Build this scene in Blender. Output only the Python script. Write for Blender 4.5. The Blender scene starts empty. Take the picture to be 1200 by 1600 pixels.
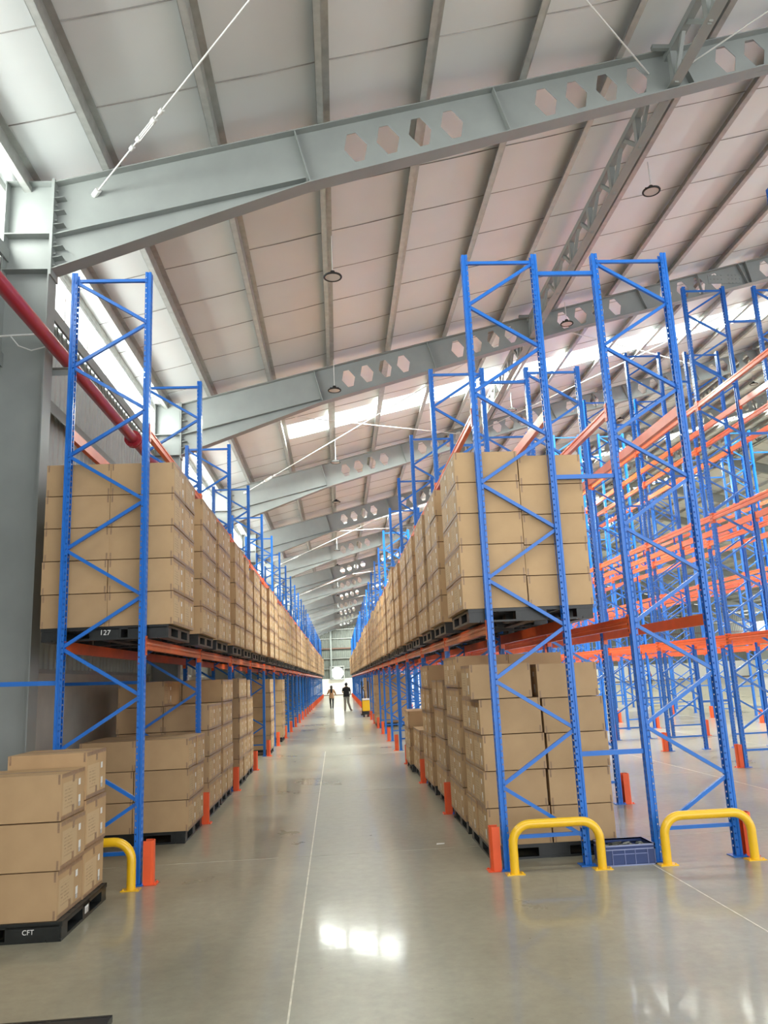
import bpy, math, random
from mathutils import Vector, Matrix
random.seed(7)
SC = bpy.context.scene
COL = SC.collection

# ------------------------------------------------------------------ camera, world, light, exposure
cam_d = bpy.data.cameras.new('camera'); cam = bpy.data.objects.new('camera', cam_d); COL.objects.link(cam)
CR = Vector((0.9974895, -0.0554154, -0.0440887)); CU = Vector((0.0316091, -0.2087055, 0.9774676)); CF = Vector((0.0633683, 0.9764073, 0.20643))
CAMZ = 1.8286
m = Matrix((CR, CU, -CF)).transposed().to_4x4(); m.translation = (0, 0, CAMZ)
cam.matrix_world = m
cam_d.sensor_fit = 'HORIZONTAL'; cam_d.sensor_width = 36.0; cam_d.lens = 36.0 * 1233.79 / 1200.0
cam_d.clip_start = 0.05; cam_d.clip_end = 400
SC.camera = cam
SC.view_settings.view_transform = 'Standard'; SC.view_settings.look = 'None'
SC.view_settings.exposure = 0.91; SC.view_settings.gamma = 1.0; SC.view_settings.use_curve_mapping = False
cy = SC.cycles
cy.use_denoising = True; cy.max_bounces = 8; cy.diffuse_bounces = 6; cy.glossy_bounces = 4; cy.transparent_max_bounces = 12
cy.transmission_bounces = 3; cy.sample_clamp_indirect = 6.0; cy.caustics_reflective = False; cy.caustics_refractive = False

W = bpy.data.worlds.new('sky'); SC.world = W; W.use_nodes = True
bg = W.node_tree.nodes['Background']; bg.inputs[0].default_value = (0.98, 0.99, 1.0, 1); bg.inputs[1].default_value = 1.6

# roof and setting dimensions
ROOF_A, ROOF_M = 8.82, 0.246           # top of the rafters: z = A + M x
RIDGE, RIGHT, LEFT = 26.0, 56.0, -4.05
YB, YE = -9.0, 105.0
RY = [1.0 + 8.0 * i for i in range(-1, 13)]   # rafter planes
SKY_Y = [5.4 + 16.0 * i for i in range(0, 7)]
def ztop(x): return ROOF_A + ROOF_M * (x if x <= RIDGE else 2 * RIDGE - x)

def area(name, loc, sx, sy, rot, power, color):
    l = bpy.data.lights.new(name, 'AREA'); l.shape = 'RECTANGLE'; l.size = sx; l.size_y = sy; l.energy = power; l.color = color
    o = bpy.data.objects.new(name, l); COL.objects.link(o); o.location = loc; o.rotation_euler = rot
    return o
SKY_X0, SKY_X1 = -1.2, RIDGE - 0.6
sl = math.atan(ROOF_M)
for y in SKY_Y:                        # daylight above each roof light
    cx = (SKY_X0 + SKY_X1) / 2; L = (SKY_X1 - SKY_X0) / math.cos(sl)
    area('daylight_roof', (cx, y, ztop(cx) + 0.42), L, 1.3, (0, -sl, 0), 500 if y < 10 else 5600, (1.0, 1.0, 0.95))
area('daylight_wall', (LEFT - 0.12, (YB + YE) / 2, 7.6), 0.85, YE - YB, (0, math.radians(-90), 0), 3000, (1.0, 1.0, 0.95))
area('fill_far_wall', (RIGHT + 0.12, (YB + YE) / 2, 6.2), 1.6, YE - YB, (0, math.radians(90), 0), 3000, (1.0, 1.0, 0.95))  # added fill light, out of view along the far side wall

# ------------------------------------------------------------------ materials
def nt(name):
    m = bpy.data.materials.new(name); m.use_nodes = True
    return m, m.node_tree, m.node_tree.nodes, m.node_tree.links, m.node_tree.nodes['Principled BSDF']
def mat(name, col, rough=0.5, metal=0.0, noise=0.0, nscale=6.0, bump=0.0, bscale=40.0, spec=0.5, coat=0.0):
    m, t, n, l, p = nt(name)
    p.inputs['Base Color'].default_value = (*col, 1); p.inputs['Roughness'].default_value = rough
    p.inputs['Metallic'].default_value = metal; p.inputs['Specular IOR Level'].default_value = spec
    p.inputs['Coat Weight'].default_value = coat; p.inputs['Coat Roughness'].default_value = 0.12
    if noise > 0:
        tc = n.new('ShaderNodeTexCoord'); nz = n.new('ShaderNodeTexNoise'); nz.inputs['Scale'].default_value = nscale; nz.inputs['Detail'].default_value = 5
        mr = n.new('ShaderNodeMapRange'); mr.inputs[1].default_value = 0.3; mr.inputs[2].default_value = 0.7
        mr.inputs[3].default_value = 1 - noise; mr.inputs[4].default_value = 1 + noise
        mx = n.new('ShaderNodeVectorMath'); mx.operation = 'SCALE'; mx.inputs[0].default_value = col
        l.new(tc.outputs['Object'], nz.inputs['Vector']); l.new(nz.outputs['Fac'], mr.inputs[0]); l.new(mr.outputs[0], mx.inputs['Scale']); l.new(mx.outputs[0], p.inputs['Base Color'])
    if bump > 0:
        tc = n.new('ShaderNodeTexCoord'); nz = n.new('ShaderNodeTexNoise'); nz.inputs['Scale'].default_value = bscale; nz.inputs['Detail'].default_value = 4
        b = n.new('ShaderNodeBump'); b.inputs['Strength'].default_value = bump; b.inputs['Distance'].default_value = 0.02
        l.new(tc.outputs['Object'], nz.inputs['Vector']); l.new(nz.outputs['Fac'], b.inputs['Height']); l.new(b.outputs[0], p.inputs['Normal'])
    return m
BLUE = mat('blue_paint', (0.010, 0.155, 0.60), 0.32, noise=0.06, coat=0.2)
ORANGE = mat('orange_paint', (0.80, 0.125, 0.022), 0.36, noise=0.08, coat=0.2)
GUARDO = mat('orange_guard_paint', (0.82, 0.11, 0.03), 0.45, noise=0.08)
YELLOW = mat('yellow_paint', (0.88, 0.52, 0.01), 0.3, coat=0.4, noise=0.04)
STEEL = mat('grey_steel_paint', (0.30, 0.325, 0.315), 0.42, noise=0.06, nscale=2.5)
GALV = mat('galvanised_steel', (0.47, 0.48, 0.46), 0.4, 0.55, noise=0.12, nscale=8)
RED = mat('red_pipe_paint', (0.42, 0.02, 0.035), 0.35, coat=0.3)
BLACKP = mat('black_plastic', (0.012, 0.014, 0.014), 0.38, noise=0.35, nscale=14)
YBLK = mat('yellow_plastic', (0.7, 0.5, 0.05), 0.5)
WHITEM = mat('white_marking', (0.85, 0.85, 0.83), 0.6)
RUB = mat('rubber', (0.02, 0.02, 0.02), 0.6)
TAPE = mat('brown_tape', (0.31, 0.195, 0.115), 0.42, noise=0.2, nscale=30)
GLASSR = mat('lamp_glass', (0.62, 0.6, 0.58), 0.35)
RODM = mat('white_rod_paint', (0.75, 0.76, 0.74), 0.4)
CRATE = mat('navy_crate_plastic', (0.028, 0.052, 0.17), 0.42)
SCRAP = mat('dark_scraps', (0.05, 0.055, 0.05), 0.6, noise=0.5, nscale=20)
WALLG = mat('grey_sheet_paint', (0.47, 0.49, 0.465), 0.4, 0.0, noise=0.05)
WALLE = mat('green_grey_sheet_paint', (0.17, 0.185, 0.165), 0.45, noise=0.04)
DADO = mat('concrete_dado', (0.76, 0.74, 0.68), 0.7, noise=0.12, nscale=1.6, bump=0.15, bscale=8)
DADOE = mat('white_painted_dado', (0.88, 0.88, 0.84), 0.6, noise=0.03)
ALU = mat('window_aluminium', (0.6, 0.62, 0.61), 0.35, 0.3)
BROWNF = mat('brown_frame_paint', (0.16, 0.09, 0.07), 0.5)

def foil_mat():
    m, t, n, l, p = nt('foil_insulation')
    p.inputs['Metallic'].default_value = 0.25
    tc = n.new('ShaderNodeTexCoord')
    nz = n.new('ShaderNodeTexNoise'); nz.inputs['Scale'].default_value = 0.8; nz.inputs['Detail'].default_value = 3
    cr = n.new('ShaderNodeValToRGB'); cr.color_ramp.elements[0].position = 0.3; cr.color_ramp.elements[0].color = (0.78, 0.815, 0.82, 1)
    cr.color_ramp.elements[1].position = 0.75; cr.color_ramp.elements[1].color = (0.84, 0.875, 0.88, 1)
    l.new(tc.outputs['Object'], nz.inputs['Vector']); l.new(nz.outputs['Fac'], cr.inputs[0]); l.new(cr.outputs[0], p.inputs['Base Color'])
    p.inputs['Roughness'].default_value = 0.5
    mp = n.new('ShaderNodeMapping'); mp.inputs['Scale'].default_value = (0.6, 2.2, 0.6)
    n2 = n.new('ShaderNodeTexNoise'); n2.inputs['Scale'].default_value = 1.6; n2.inputs['Detail'].default_value = 3; n2.inputs['Roughness'].default_value = 0.5
    b = n.new('ShaderNodeBump'); b.inputs['Strength'].default_value = 0.2; b.inputs['Distance'].default_value = 0.02
    l.new(tc.outputs['Object'], mp.inputs['Vector']); l.new(mp.outputs[0], n2.inputs['Vector']); l.new(n2.outputs['Fac'], b.inputs['Height']); l.new(b.outputs[0], p.inputs['Normal'])
    return m
FOIL = foil_mat()
SEAM = mat('foil_lap_joint', (0.34, 0.33, 0.32), 0.6, noise=0.4, nscale=2.0)

def floor_mat():
    m, t, n, l, p = nt('polished_concrete')
    tc = n.new('ShaderNodeTexCoord')
    n1 = n.new('ShaderNodeTexNoise'); n1.inputs['Scale'].default_value = 0.55; n1.inputs['Detail'].default_value = 8; n1.inputs['Roughness'].default_value = 0.62
    n2 = n.new('ShaderNodeTexNoise'); n2.inputs['Scale'].default_value = 9; n2.inputs['Detail'].default_value = 6; n2.inputs['Roughness'].default_value = 0.7
    c1 = n.new('ShaderNodeValToRGB'); e = c1.color_ramp.elements; e[0].position = 0.3; e[0].color = (0.265, 0.24, 0.178, 1); e[1].position = 0.72; e[1].color = (0.375, 0.348, 0.262, 1)
    c2 = n.new('ShaderNodeMapRange'); c2.inputs[1].default_value = 0.3; c2.inputs[2].default_value = 0.7; c2.inputs[3].default_value = 0.88; c2.inputs[4].default_value = 1.1
    vm = n.new('ShaderNodeVectorMath'); vm.operation = 'SCALE'
    # sparse dark specks and pale chips in the slab
    vo = n.new('ShaderNodeTexVoronoi'); vo.inputs['Scale'].default_value = 5.0
    lt = n.new('ShaderNodeMath'); lt.operation = 'LESS_THAN'; lt.inputs[1].default_value = 0.045
    mx = n.new('ShaderNodeMix'); mx.data_type = 'RGBA'; mx.inputs['B'].default_value = (0.12, 0.11, 0.09, 1)
    fm = n.new('ShaderNodeMath'); fm.operation = 'MULTIPLY'; fm.inputs[1].default_value = 0.3
    for a in (n1, n2, vo): l.new(tc.outputs['Object'], a.inputs['Vector'])
    l.new(n1.outputs['Fac'], c1.inputs[0]); l.new(n2.outputs['Fac'], c2.inputs[0]); l.new(c1.outputs[0], vm.inputs[0]); l.new(c2.outputs[0], vm.inputs['Scale'])
    l.new(vo.outputs['Distance'], lt.inputs[0]); l.new(lt.outputs[0], fm.inputs[0]); l.new(fm.outputs[0], mx.inputs['Factor']); l.new(vm.outputs[0], mx.inputs['A'])
    l.new(mx.outputs['Result'], p.inputs['Base Color'])
    r = n.new('ShaderNodeMapRange'); r.inputs[1].default_value = 0.3; r.inputs[2].default_value = 0.7; r.inputs[3].default_value = 0.25; r.inputs[4].default_value = 0.4
    l.new(n1.outputs['Fac'], r.inputs[0]); l.new(r.outputs[0], p.inputs['Roughness'])
    p.inputs['Specular IOR Level'].default_value = 0.3; p.inputs['Coat Weight'].default_value = 0.42; p.inputs['Coat IOR'].default_value = 1.5
    rc = n.new('ShaderNodeMapRange'); rc.inputs[1].default_value = 0.35; rc.inputs[2].default_value = 0.7; rc.inputs[3].default_value = 0.03; rc.inputs[4].default_value = 0.14
    l.new(n1.outputs['Fac'], rc.inputs[0]); l.new(rc.outputs[0], p.inputs['Coat Roughness'])
    n3 = n.new('ShaderNodeTexNoise'); n3.inputs['Scale'].default_value = 14; n3.inputs['Detail'].default_value = 3
    b = n.new('ShaderNodeBump'); b.inputs['Strength'].default_value = 0.05; b.inputs['Distance'].default_value = 0.01
    l.new(tc.outputs['Object'], n3.inputs['Vector']); l.new(n3.outputs['Fac'], b.inputs['Height']); l.new(b.outputs[0], p.inputs['Normal']); l.new(b.outputs[0], p.inputs['Coat Normal'])
    return m
FLOOR = floor_mat()
JOINT = mat('joint_filler', (0.62, 0.58, 0.48), 0.5, noise=0.2, nscale=10)

def carton_mat():
    """corrugated cardboard; the end faces (object normal +-X) carry rows of small brown print"""
    m, t, n, l, p = nt('cardboard')
    p.inputs['Roughness'].default_value = 0.62; p.inputs['Specular IOR Level'].default_value = 0.25
    tc = n.new('ShaderNodeTexCoord'); oi = n.new('ShaderNodeObjectInfo')
    nz = n.new('ShaderNodeTexNoise'); nz.inputs['Scale'].default_value = 3.0; nz.inputs['Detail'].default_value = 4
    ge = n.new('ShaderNodeNewGeometry'); vt = n.new('ShaderNodeVectorTransform'); vt.vector_type = 'NORMAL'; vt.convert_from = 'WORLD'; vt.convert_to = 'OBJECT'
    sx = n.new('ShaderNodeSeparateXYZ'); sp = n.new('ShaderNodeSeparateXYZ')
    l.new(tc.outputs['Object'], nz.inputs['Vector']); l.new(ge.outputs['Normal'], vt.inputs[0]); l.new(vt.outputs[0], sx.inputs[0]); l.new(tc.outputs['Object'], sp.inputs[0])
    def M(op, a, b=None, c=None):
        q = n.new('ShaderNodeMath'); q.operation = op
        for i, v in enumerate((a, b, c)):
            if v is None: continue
            if isinstance(v, (int, float)): q.inputs[i].default_value = v
            else: l.new(v, q.inputs[i])
        return q.outputs[0]
    ax = M('ABSOLUTE', sx.outputs[0]); end = M('GREATER_THAN', ax, 0.8)
    y = M('MULTIPLY', sp.outputs[1], M('SIGN', sx.outputs[0])); z = sp.outputs[2]
    # text rows in a panel: y -0.24..0.02, z 0.07..0.25
    rowf = M('FRACT', M('MULTIPLY', z, 38.0)); row = M('LESS_THAN', rowf, 0.42)
    iny = M('MULTIPLY', M('GREATER_THAN', y, -0.21), M('LESS_THAN', y, -0.02)); inz = M('MULTIPLY', M('GREATER_THAN', z, 0.08), M('LESS_THAN', z, 0.24))
    cx = n.new('ShaderNodeCombineXYZ'); l.new(M('MULTIPLY', y, 60.0), cx.inputs[0]); l.new(M('FLOOR', M('MULTIPLY', z, 38.0)), cx.inputs[1])
    wn = n.new('ShaderNodeTexNoise'); wn.inputs['Scale'].default_value = 1.3; wn.inputs['Detail'].default_value = 2; l.new(cx.outputs[0], wn.inputs['Vector'])
    ink = M('MULTIPLY', M('MULTIPLY', M('MULTIPLY', row, iny), inz), M('MULTIPLY', M('GREATER_THAN', wn.outputs['Fac'], 0.5), end))
    ink = M('MULTIPLY', ink, 0.4)
    cr = n.new('ShaderNodeValToRGB'); e = cr.color_ramp.elements; e[0].position = 0.3; e[0].color = (0.455, 0.30, 0.162, 1); e[1].position = 0.7; e[1].color = (0.53, 0.355, 0.195, 1)
    l.new(nz.outputs['Fac'], cr.inputs[0])
    pale = n.new('ShaderNodeMix'); pale.data_type = 'RGBA'; pale.inputs['B'].default_value = (0.56, 0.41, 0.245, 1)
    py = M('MULTIPLY', M('GREATER_THAN', y, -0.25), M('LESS_THAN', y, 0.09)); pz = M('MULTIPLY', M('GREATER_THAN', z, 0.035), M('LESS_THAN', z, 0.275))
    l.new(M('MULTIPLY', M('MULTIPLY', end, 0.8), M('MULTIPLY', py, pz)), pale.inputs['Factor']); l.new(cr.outputs[0], pale.inputs['A'])
    tint = n.new('ShaderNodeVectorMath'); tint.operation = 'SCALE'; mr = n.new('ShaderNodeMapRange'); mr.inputs[3].default_value = 0.93; mr.inputs[4].default_value = 1.07
    l.new(oi.outputs['Random'], mr.inputs[0]); l.new(pale.outputs['Result'], tint.inputs[0]); l.new(mr.outputs[0], tint.inputs['Scale'])
    mx = n.new('ShaderNodeMix'); mx.data_type = 'RGBA'; mx.inputs['B'].default_value = (0.16, 0.09, 0.05, 1)
    l.new(ink, mx.inputs['Factor']); l.new(tint.outputs[0], mx.inputs['A']); l.new(mx.outputs['Result'], p.inputs['Base Color'])
    return m
CARD = carton_mat()
def label_mat():
    m, t, n, l, p = nt('barcode_label'); p.inputs['Roughness'].default_value = 0.5
    tc = n.new('ShaderNodeTexCoord'); mp = n.new('ShaderNodeMapping'); mp.inputs['Scale'].default_value = (0, 220, 0)
    nz = n.new('ShaderNodeTexNoise'); nz.inputs['Scale'].default_value = 1.0; nz.inputs['Detail'].default_value = 0
    sp = n.new('ShaderNodeSeparateXYZ'); a = n.new('ShaderNodeMath'); a.operation = 'LESS_THAN'; a.inputs[1].default_value = 0.085
    g = n.new('ShaderNodeMath'); g.operation = 'GREATER_THAN'; g.inputs[1].default_value = 0.52
    q = n.new('ShaderNodeMath'); q.operation = 'MULTIPLY'; mx = n.new('ShaderNodeMix'); mx.data_type = 'RGBA'
    mx.inputs['A'].default_value = (0.82, 0.81, 0.78, 1); mx.inputs['B'].default_value = (0.12, 0.12, 0.12, 1)
    l.new(tc.outputs['Object'], mp.inputs['Vector']); l.new(mp.outputs[0], nz.inputs['Vector']); l.new(nz.outputs['Fac'], g.inputs[0])
    l.new(tc.outputs['Object'], sp.inputs[0]); l.new(sp.outputs[2], a.inputs[0]); l.new(a.outputs[0], q.inputs[0]); l.new(g.outputs[0], q.inputs[1])
    l.new(q.outputs[0], mx.inputs['Factor']); l.new(mx.outputs['Result'], p.inputs['Base Color'])
    return m
LABEL = label_mat()
def clear_mat(name, tint, fac):
    m, t, n, l, p = nt(name); n.remove(p)
    o = n['Material Output']; tr = n.new('ShaderNodeBsdfTransparent'); tr.inputs[0].default_value = (*tint, 1)
    gl = n.new('ShaderNodeBsdfGlossy'); gl.inputs['Roughness'].default_value = 0.15; mx = n.new('ShaderNodeMixShader'); mx.inputs[0].default_value = fac
    l.new(tr.outputs[0], mx.inputs[1]); l.new(gl.outputs[0], mx.inputs[2]); l.new(mx.outputs[0], o.inputs[0])
    return m
PANE = clear_mat('clear_pane', (0.97, 0.99, 0.98), 0.04)
SKYP = clear_mat('translucent_roof_sheet', (0.95, 0.98, 0.96), 0.05)
def emit_mat(name, col, s):
    m, t, n, l, p = nt(name); p.inputs['Emission Color'].default_value = (*col, 1); p.inputs['Emission Strength'].default_value = s; p.inputs['Base Color'].default_value = (*col, 1)
    return m
DAYFAN = emit_mat('daylight_through_fan', (1, 1, 0.98), 2.2)

# ------------------------------------------------------------------ mesh builder
class MB:
    def __init__(s): s.v = []; s.f = []; s.m = []; s.s = []
    def add(s, vs, fs, mi=0, smooth=False):
        b = len(s.v); s.v += [tuple(p) for p in vs]
        for f in fs: s.f.append(tuple(b + i for i in f)); s.m.append(mi); s.s.append(smooth)
    def box(s, x0, x1, y0, y1, z0, z1, mi=0):
        s.add([(x0, y0, z0), (x1, y0, z0), (x1, y1, z0), (x0, y1, z0), (x0, y0, z1), (x1, y0, z1), (x1, y1, z1), (x0, y1, z1)],
              [(0, 3, 2, 1), (4, 5, 6, 7), (0, 1, 5, 4), (1, 2, 6, 5), (2, 3, 7, 6), (3, 0, 4, 7)], mi)
    def bar(s, p0, p1, w, h, up=(0, 0, 1), mi=0):
        p0 = Vector(p0); p1 = Vector(p1); d = (p1 - p0).normalized(); up = Vector(up)
        a = d.cross(up)
        if a.length < 1e-4: a = d.cross(Vector((1, 0, 0)))
        a.normalize(); b = a.cross(d).normalized(); a *= w / 2; b *= h / 2
        vs = [p0 - a - b, p0 + a - b, p0 + a + b, p0 - a + b, p1 - a - b, p1 + a - b, p1 + a + b, p1 - a + b]
        s.add(vs, [(0, 3, 2, 1)[::-1], (4, 5, 6, 7)[::-1], (0, 1, 5, 4)[::-1], (1, 2, 6, 5)[::-1], (2, 3, 7, 6)[::-1], (3, 0, 4, 7)[::-1]], mi)
    def tube(s, pts, r, n=10, mi=0, cap=True):
        pts = [Vector(p) for p in pts]; rings = []; prev = None
        for i, p in enumerate(pts):
            d = (pts[min(i + 1, len(pts) - 1)] - pts[max(i - 1, 0)]).normalized()
            if prev is None: a = d.cross(Vector((0, 0, 1))); a = a if a.length > 1e-3 else d.cross(Vector((1, 0, 0)))
            else: a = prev - d * prev.dot(d)
            a.normalize(); prev = a; b = d.cross(a); rr = r[i] if isinstance(r, (list, tuple)) else r
            rings.append([p + (a * math.cos(2 * math.pi * k / n) + b * math.sin(2 * math.pi * k / n)) * rr for k in range(n)])
        vs = [q for g in rings for q in g]; fs = []
        for i in range(len(pts) - 1):
            for k in range(n): fs.append((i * n + k, i * n + (k + 1) % n, (i + 1) * n + (k + 1) % n, (i + 1) * n + k))
        s.add(vs, fs, mi, True)
        if cap: s.add(rings[0], [tuple(range(n))[::-1]], mi); s.add(rings[-1], [tuple(range(n))], mi)
    def prism(s, poly, axis, a0, a1, mi=0):
        """poly: 2-D points; axis 'y' -> (x,z) polygon swept along y, 'x' -> (y,z), 'z' -> (x,y)"""
        n = len(poly)
        def P(p, a): return {'y': (p[0], a, p[1]), 'x': (a, p[0], p[1]), 'z': (p[0], p[1], a)}[axis]
        s.add([P(p, a0) for p in poly] + [P(p, a1) for p in poly], [tuple(range(n))[::-1], tuple(range(n, 2 * n))] + [(i, (i + 1) % n, n + (i + 1) % n, n + i) for i in range(n)], mi)
    def mesh(s, name, mats):
        me = bpy.data.meshes.new(name); me.from_pydata(s.v, [], s.f)
        for mm in mats: me.materials.append(mm)
        me.polygons.foreach_set('material_index', s.m); me.polygons.foreach_set('use_smooth', s.s)
        me.validate(); me.update(); return me
    def build(s, name, mats, parent=None, loc=None):
        if not isinstance(mats, (list, tuple)): mats = [mats]
        return link(name, s.mesh(name, mats), parent, loc)
def link(name, data, parent=None, loc=None, rz=0.0):
    o = bpy.data.objects.new(name, data); COL.objects.link(o)
    if parent is not None: o.parent = parent
    if loc is not None: o.location = loc
    if rz: o.rotation_euler = (0, 0, rz)
    return o
def tag(o, label, cat, group=None, kind=None):
    if label: o['label'] = label
    if cat: o['category'] = cat
    if group: o['group'] = group
    if kind: o['kind'] = kind
    return o
def thing(name, label, cat, loc=(0, 0, 0), group=None, rz=0.0):
    o = bpy.data.objects.new(name, None); COL.objects.link(o); o.location = loc; o.rotation_euler = (0, 0, rz); o.empty_display_size = 0.1
    return tag(o, label, cat, group)
def struct(o): o['kind'] = 'structure'; return o
def smod(o, t): md = o.modifiers.new('thick', 'SOLIDIFY'); md.thickness = t; md.offset = 0; return o
def bmod(o, w, seg=1): md = o.modifiers.new('edge', 'BEVEL'); md.width = w; md.segments = seg; md.limit_method = 'ANGLE'; return o
ORD = ['first', 'second', 'third', 'fourth', 'fifth', 'sixth', 'seventh', 'eighth', 'ninth', 'tenth', 'eleventh', 'twelfth', 'thirteenth', 'fourteenth', 'fifteenth',
       'sixteenth', 'seventeenth', 'eighteenth', 'nineteenth', 'twentieth'] + ['twenty-' + w for w in ['first', 'second', 'third', 'fourth', 'fifth', 'sixth', 'seventh', 'eighth', 'ninth']] + [a + w for a in ('thirt', 'fort', 'fift') for w in ['ieth'] + ['y-' + q for q in ['first', 'second', 'third', 'fourth', 'fifth', 'sixth', 'seventh', 'eighth', 'ninth']]]

# ------------------------------------------------------------------ floor
b = MB(); b.box(LEFT - 0.2, RIGHT + 0.2, YB, YE + 0.2, -0.3, 0.0); struct(b.build('floor', FLOOR))
JOINT2 = mat('worn_joint_filler', (0.44, 0.41, 0.33), 0.4, noise=0.3, nscale=6)
def joint(p0, p1, w, mm=None):
    b = MB(); b.bar((*p0, 0.0), (*p1, 0.0), w, 0.004); struct(b.build('floor_joint_line', mm or JOINT))
for i in range(14):
    x = -0.375 + 3.28 * i
    joint((x + (0.1 if i == 0 else 0), YB), (x - (0.05 if i == 0 else 0), 22.0 if i == 0 else YE), 0.012)
for i, y in enumerate([4.165, 9.1, 14.05, 20.6, 27.2, 33.8, 40.4, 47.0, 53.6, 60.2, 66.8, 73.4, 80.0, 86.6, 93.2, 99.8]):
    joint((LEFT, y), (RIGHT, y), 0.009 if i else 0.011, JOINT2 if i else None)

# ------------------------------------------------------------------ walls
def corrugated(name, horizontal_range, z0, z1, fixed, axis, m, top=None, pitch=0.2, depth=0.035, sign=1):
    a, e = horizontal_range; b = MB(); prof = []
    t = a
    while t < e:
        for f, d in ((0, 0), (0.5, 0), (0.62, 1), (0.88, 1)): prof.append((min(t + f * pitch, e), fixed + sign * depth * d))
        t += pitch
    prof.append((e, fixed))
    n = len(prof); vs = []
    for z in (0, 1):
        for u, w in prof:
            zz = z0 if z == 0 else (top(u) if top else z1)
            vs.append((w, u, zz) if axis == 'x' else (u, w, zz))
    b.add(vs, [(i, i + 1, n + i + 1, n + i) for i in range(n - 1)])
    o = b.build(name, m); smod(o, 0.004); return struct(o)
WX = LEFT + 0.05
b = MB(); b.box(WX - 0.08, WX + 0.05, YB, YE, 0, 2.13); struct(b.build('wall_left', DADO))
corrugated('wall_left_cladding_panel', (YB, YE), 2.13, 7.14, WX - 0.04, 'x', WALLG)
b = MB(); b.box(WX - 0.06, WX + 0.10, YB, YE, 2.10, 2.15); struct(b.build('trim_1', WALLG))
for i, z in enumerate((3.9, 5.72, 7.08)):
    b = MB(); b.box(WX + 0.0, WX + 0.14, YB, YE, z + 0.055, z + 0.07); b.box(WX + 0.14, WX + 0.155, YB, YE, z - 0.1, z + 0.07); struct(b.build('wall_girt_beam', STEEL))
# ribbon window between the columns, one window per bay
wi = 1
for y0, y1 in zip([YB] + RY, RY + [YE]):
    if y1 - y0 < 1: continue
    fr = MB(); a0, a1 = y0 + 0.16, y1 - 0.16; z0, z1 = 7.2, 7.93; X = WX - 0.02
    fr.box(X - 0.03, X + 0.05, a0, a1, z0, z0 + 0.05); fr.box(X - 0.03, X + 0.05, a0, a1, z1 - 0.05, z1)
    nm = 7
    for k in range(nm + 1):
        yy = a0 + (a1 - a0) * k / nm; fr.box(X - 0.02, X + 0.04, yy - 0.02, yy + 0.02, z0, z1)
    w = fr.build('window_%d' % wi, ALU); struct(w)
    pb = MB(); pb.box(X - 0.002, X + 0.002, a0, a1, z0, z1); pb.build('pane', PANE, w); wi += 1
# end wall
def gtop(x): return ztop(x) + 0.18
b = MB(); b.box(LEFT, RIGHT, YE, YE + 0.15, 0, 2.12); struct(b.build('wall_back', DADOE))
b = MB(); b.box(LEFT, RIGHT, YE - 0.02, YE, 0, 0.10); struct(b.build('baseboard_back', BROWNF))
corrugated('wall_back_cladding_panel', (LEFT, RIGHT), 2.12, 0, YE + 0.06, 'y', WALLE, top=gtop, pitch=0.25, sign=-1)
for z in (3.35, 4.65, 7.2, 8.4):
    b = MB(); b.box(LEFT, RIGHT, YE - 0.12, YE, z, z + 0.08); struct(b.build('wall_girt_beam', GALV))
b = MB(); b.box(LEFT, RIGHT, YE - 0.16, YE, 5.9, 6.05); struct(b.build('trim_2', BROWNF))
for x in (-0.95, 6.5, 14.5, 22.5, 30.5, 38.5, 46.5):
    b = MB(); b.box(x - 0.1, x + 0.1, YE - 0.3, YE, 2.12, gtop(x) - 0.3); struct(b.build('wall_column', STEEL))
# far side wall
b = MB(); b.box(RIGHT, RIGHT + 0.1, YB, YE, 0, 2.12); struct(b.build('wall_right', DADOE))
corrugated('wall_right_cladding_panel', (YB, YE), 2.12, 5.3, RIGHT, 'x', WALLG, pitch=0.5, sign=-1)
b = MB(); b.box(RIGHT, RIGHT + 0.1, YB, YE, 7.1, gtop(RIGHT)); struct(b.build('wall_right_header_panel', WALLG))

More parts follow.
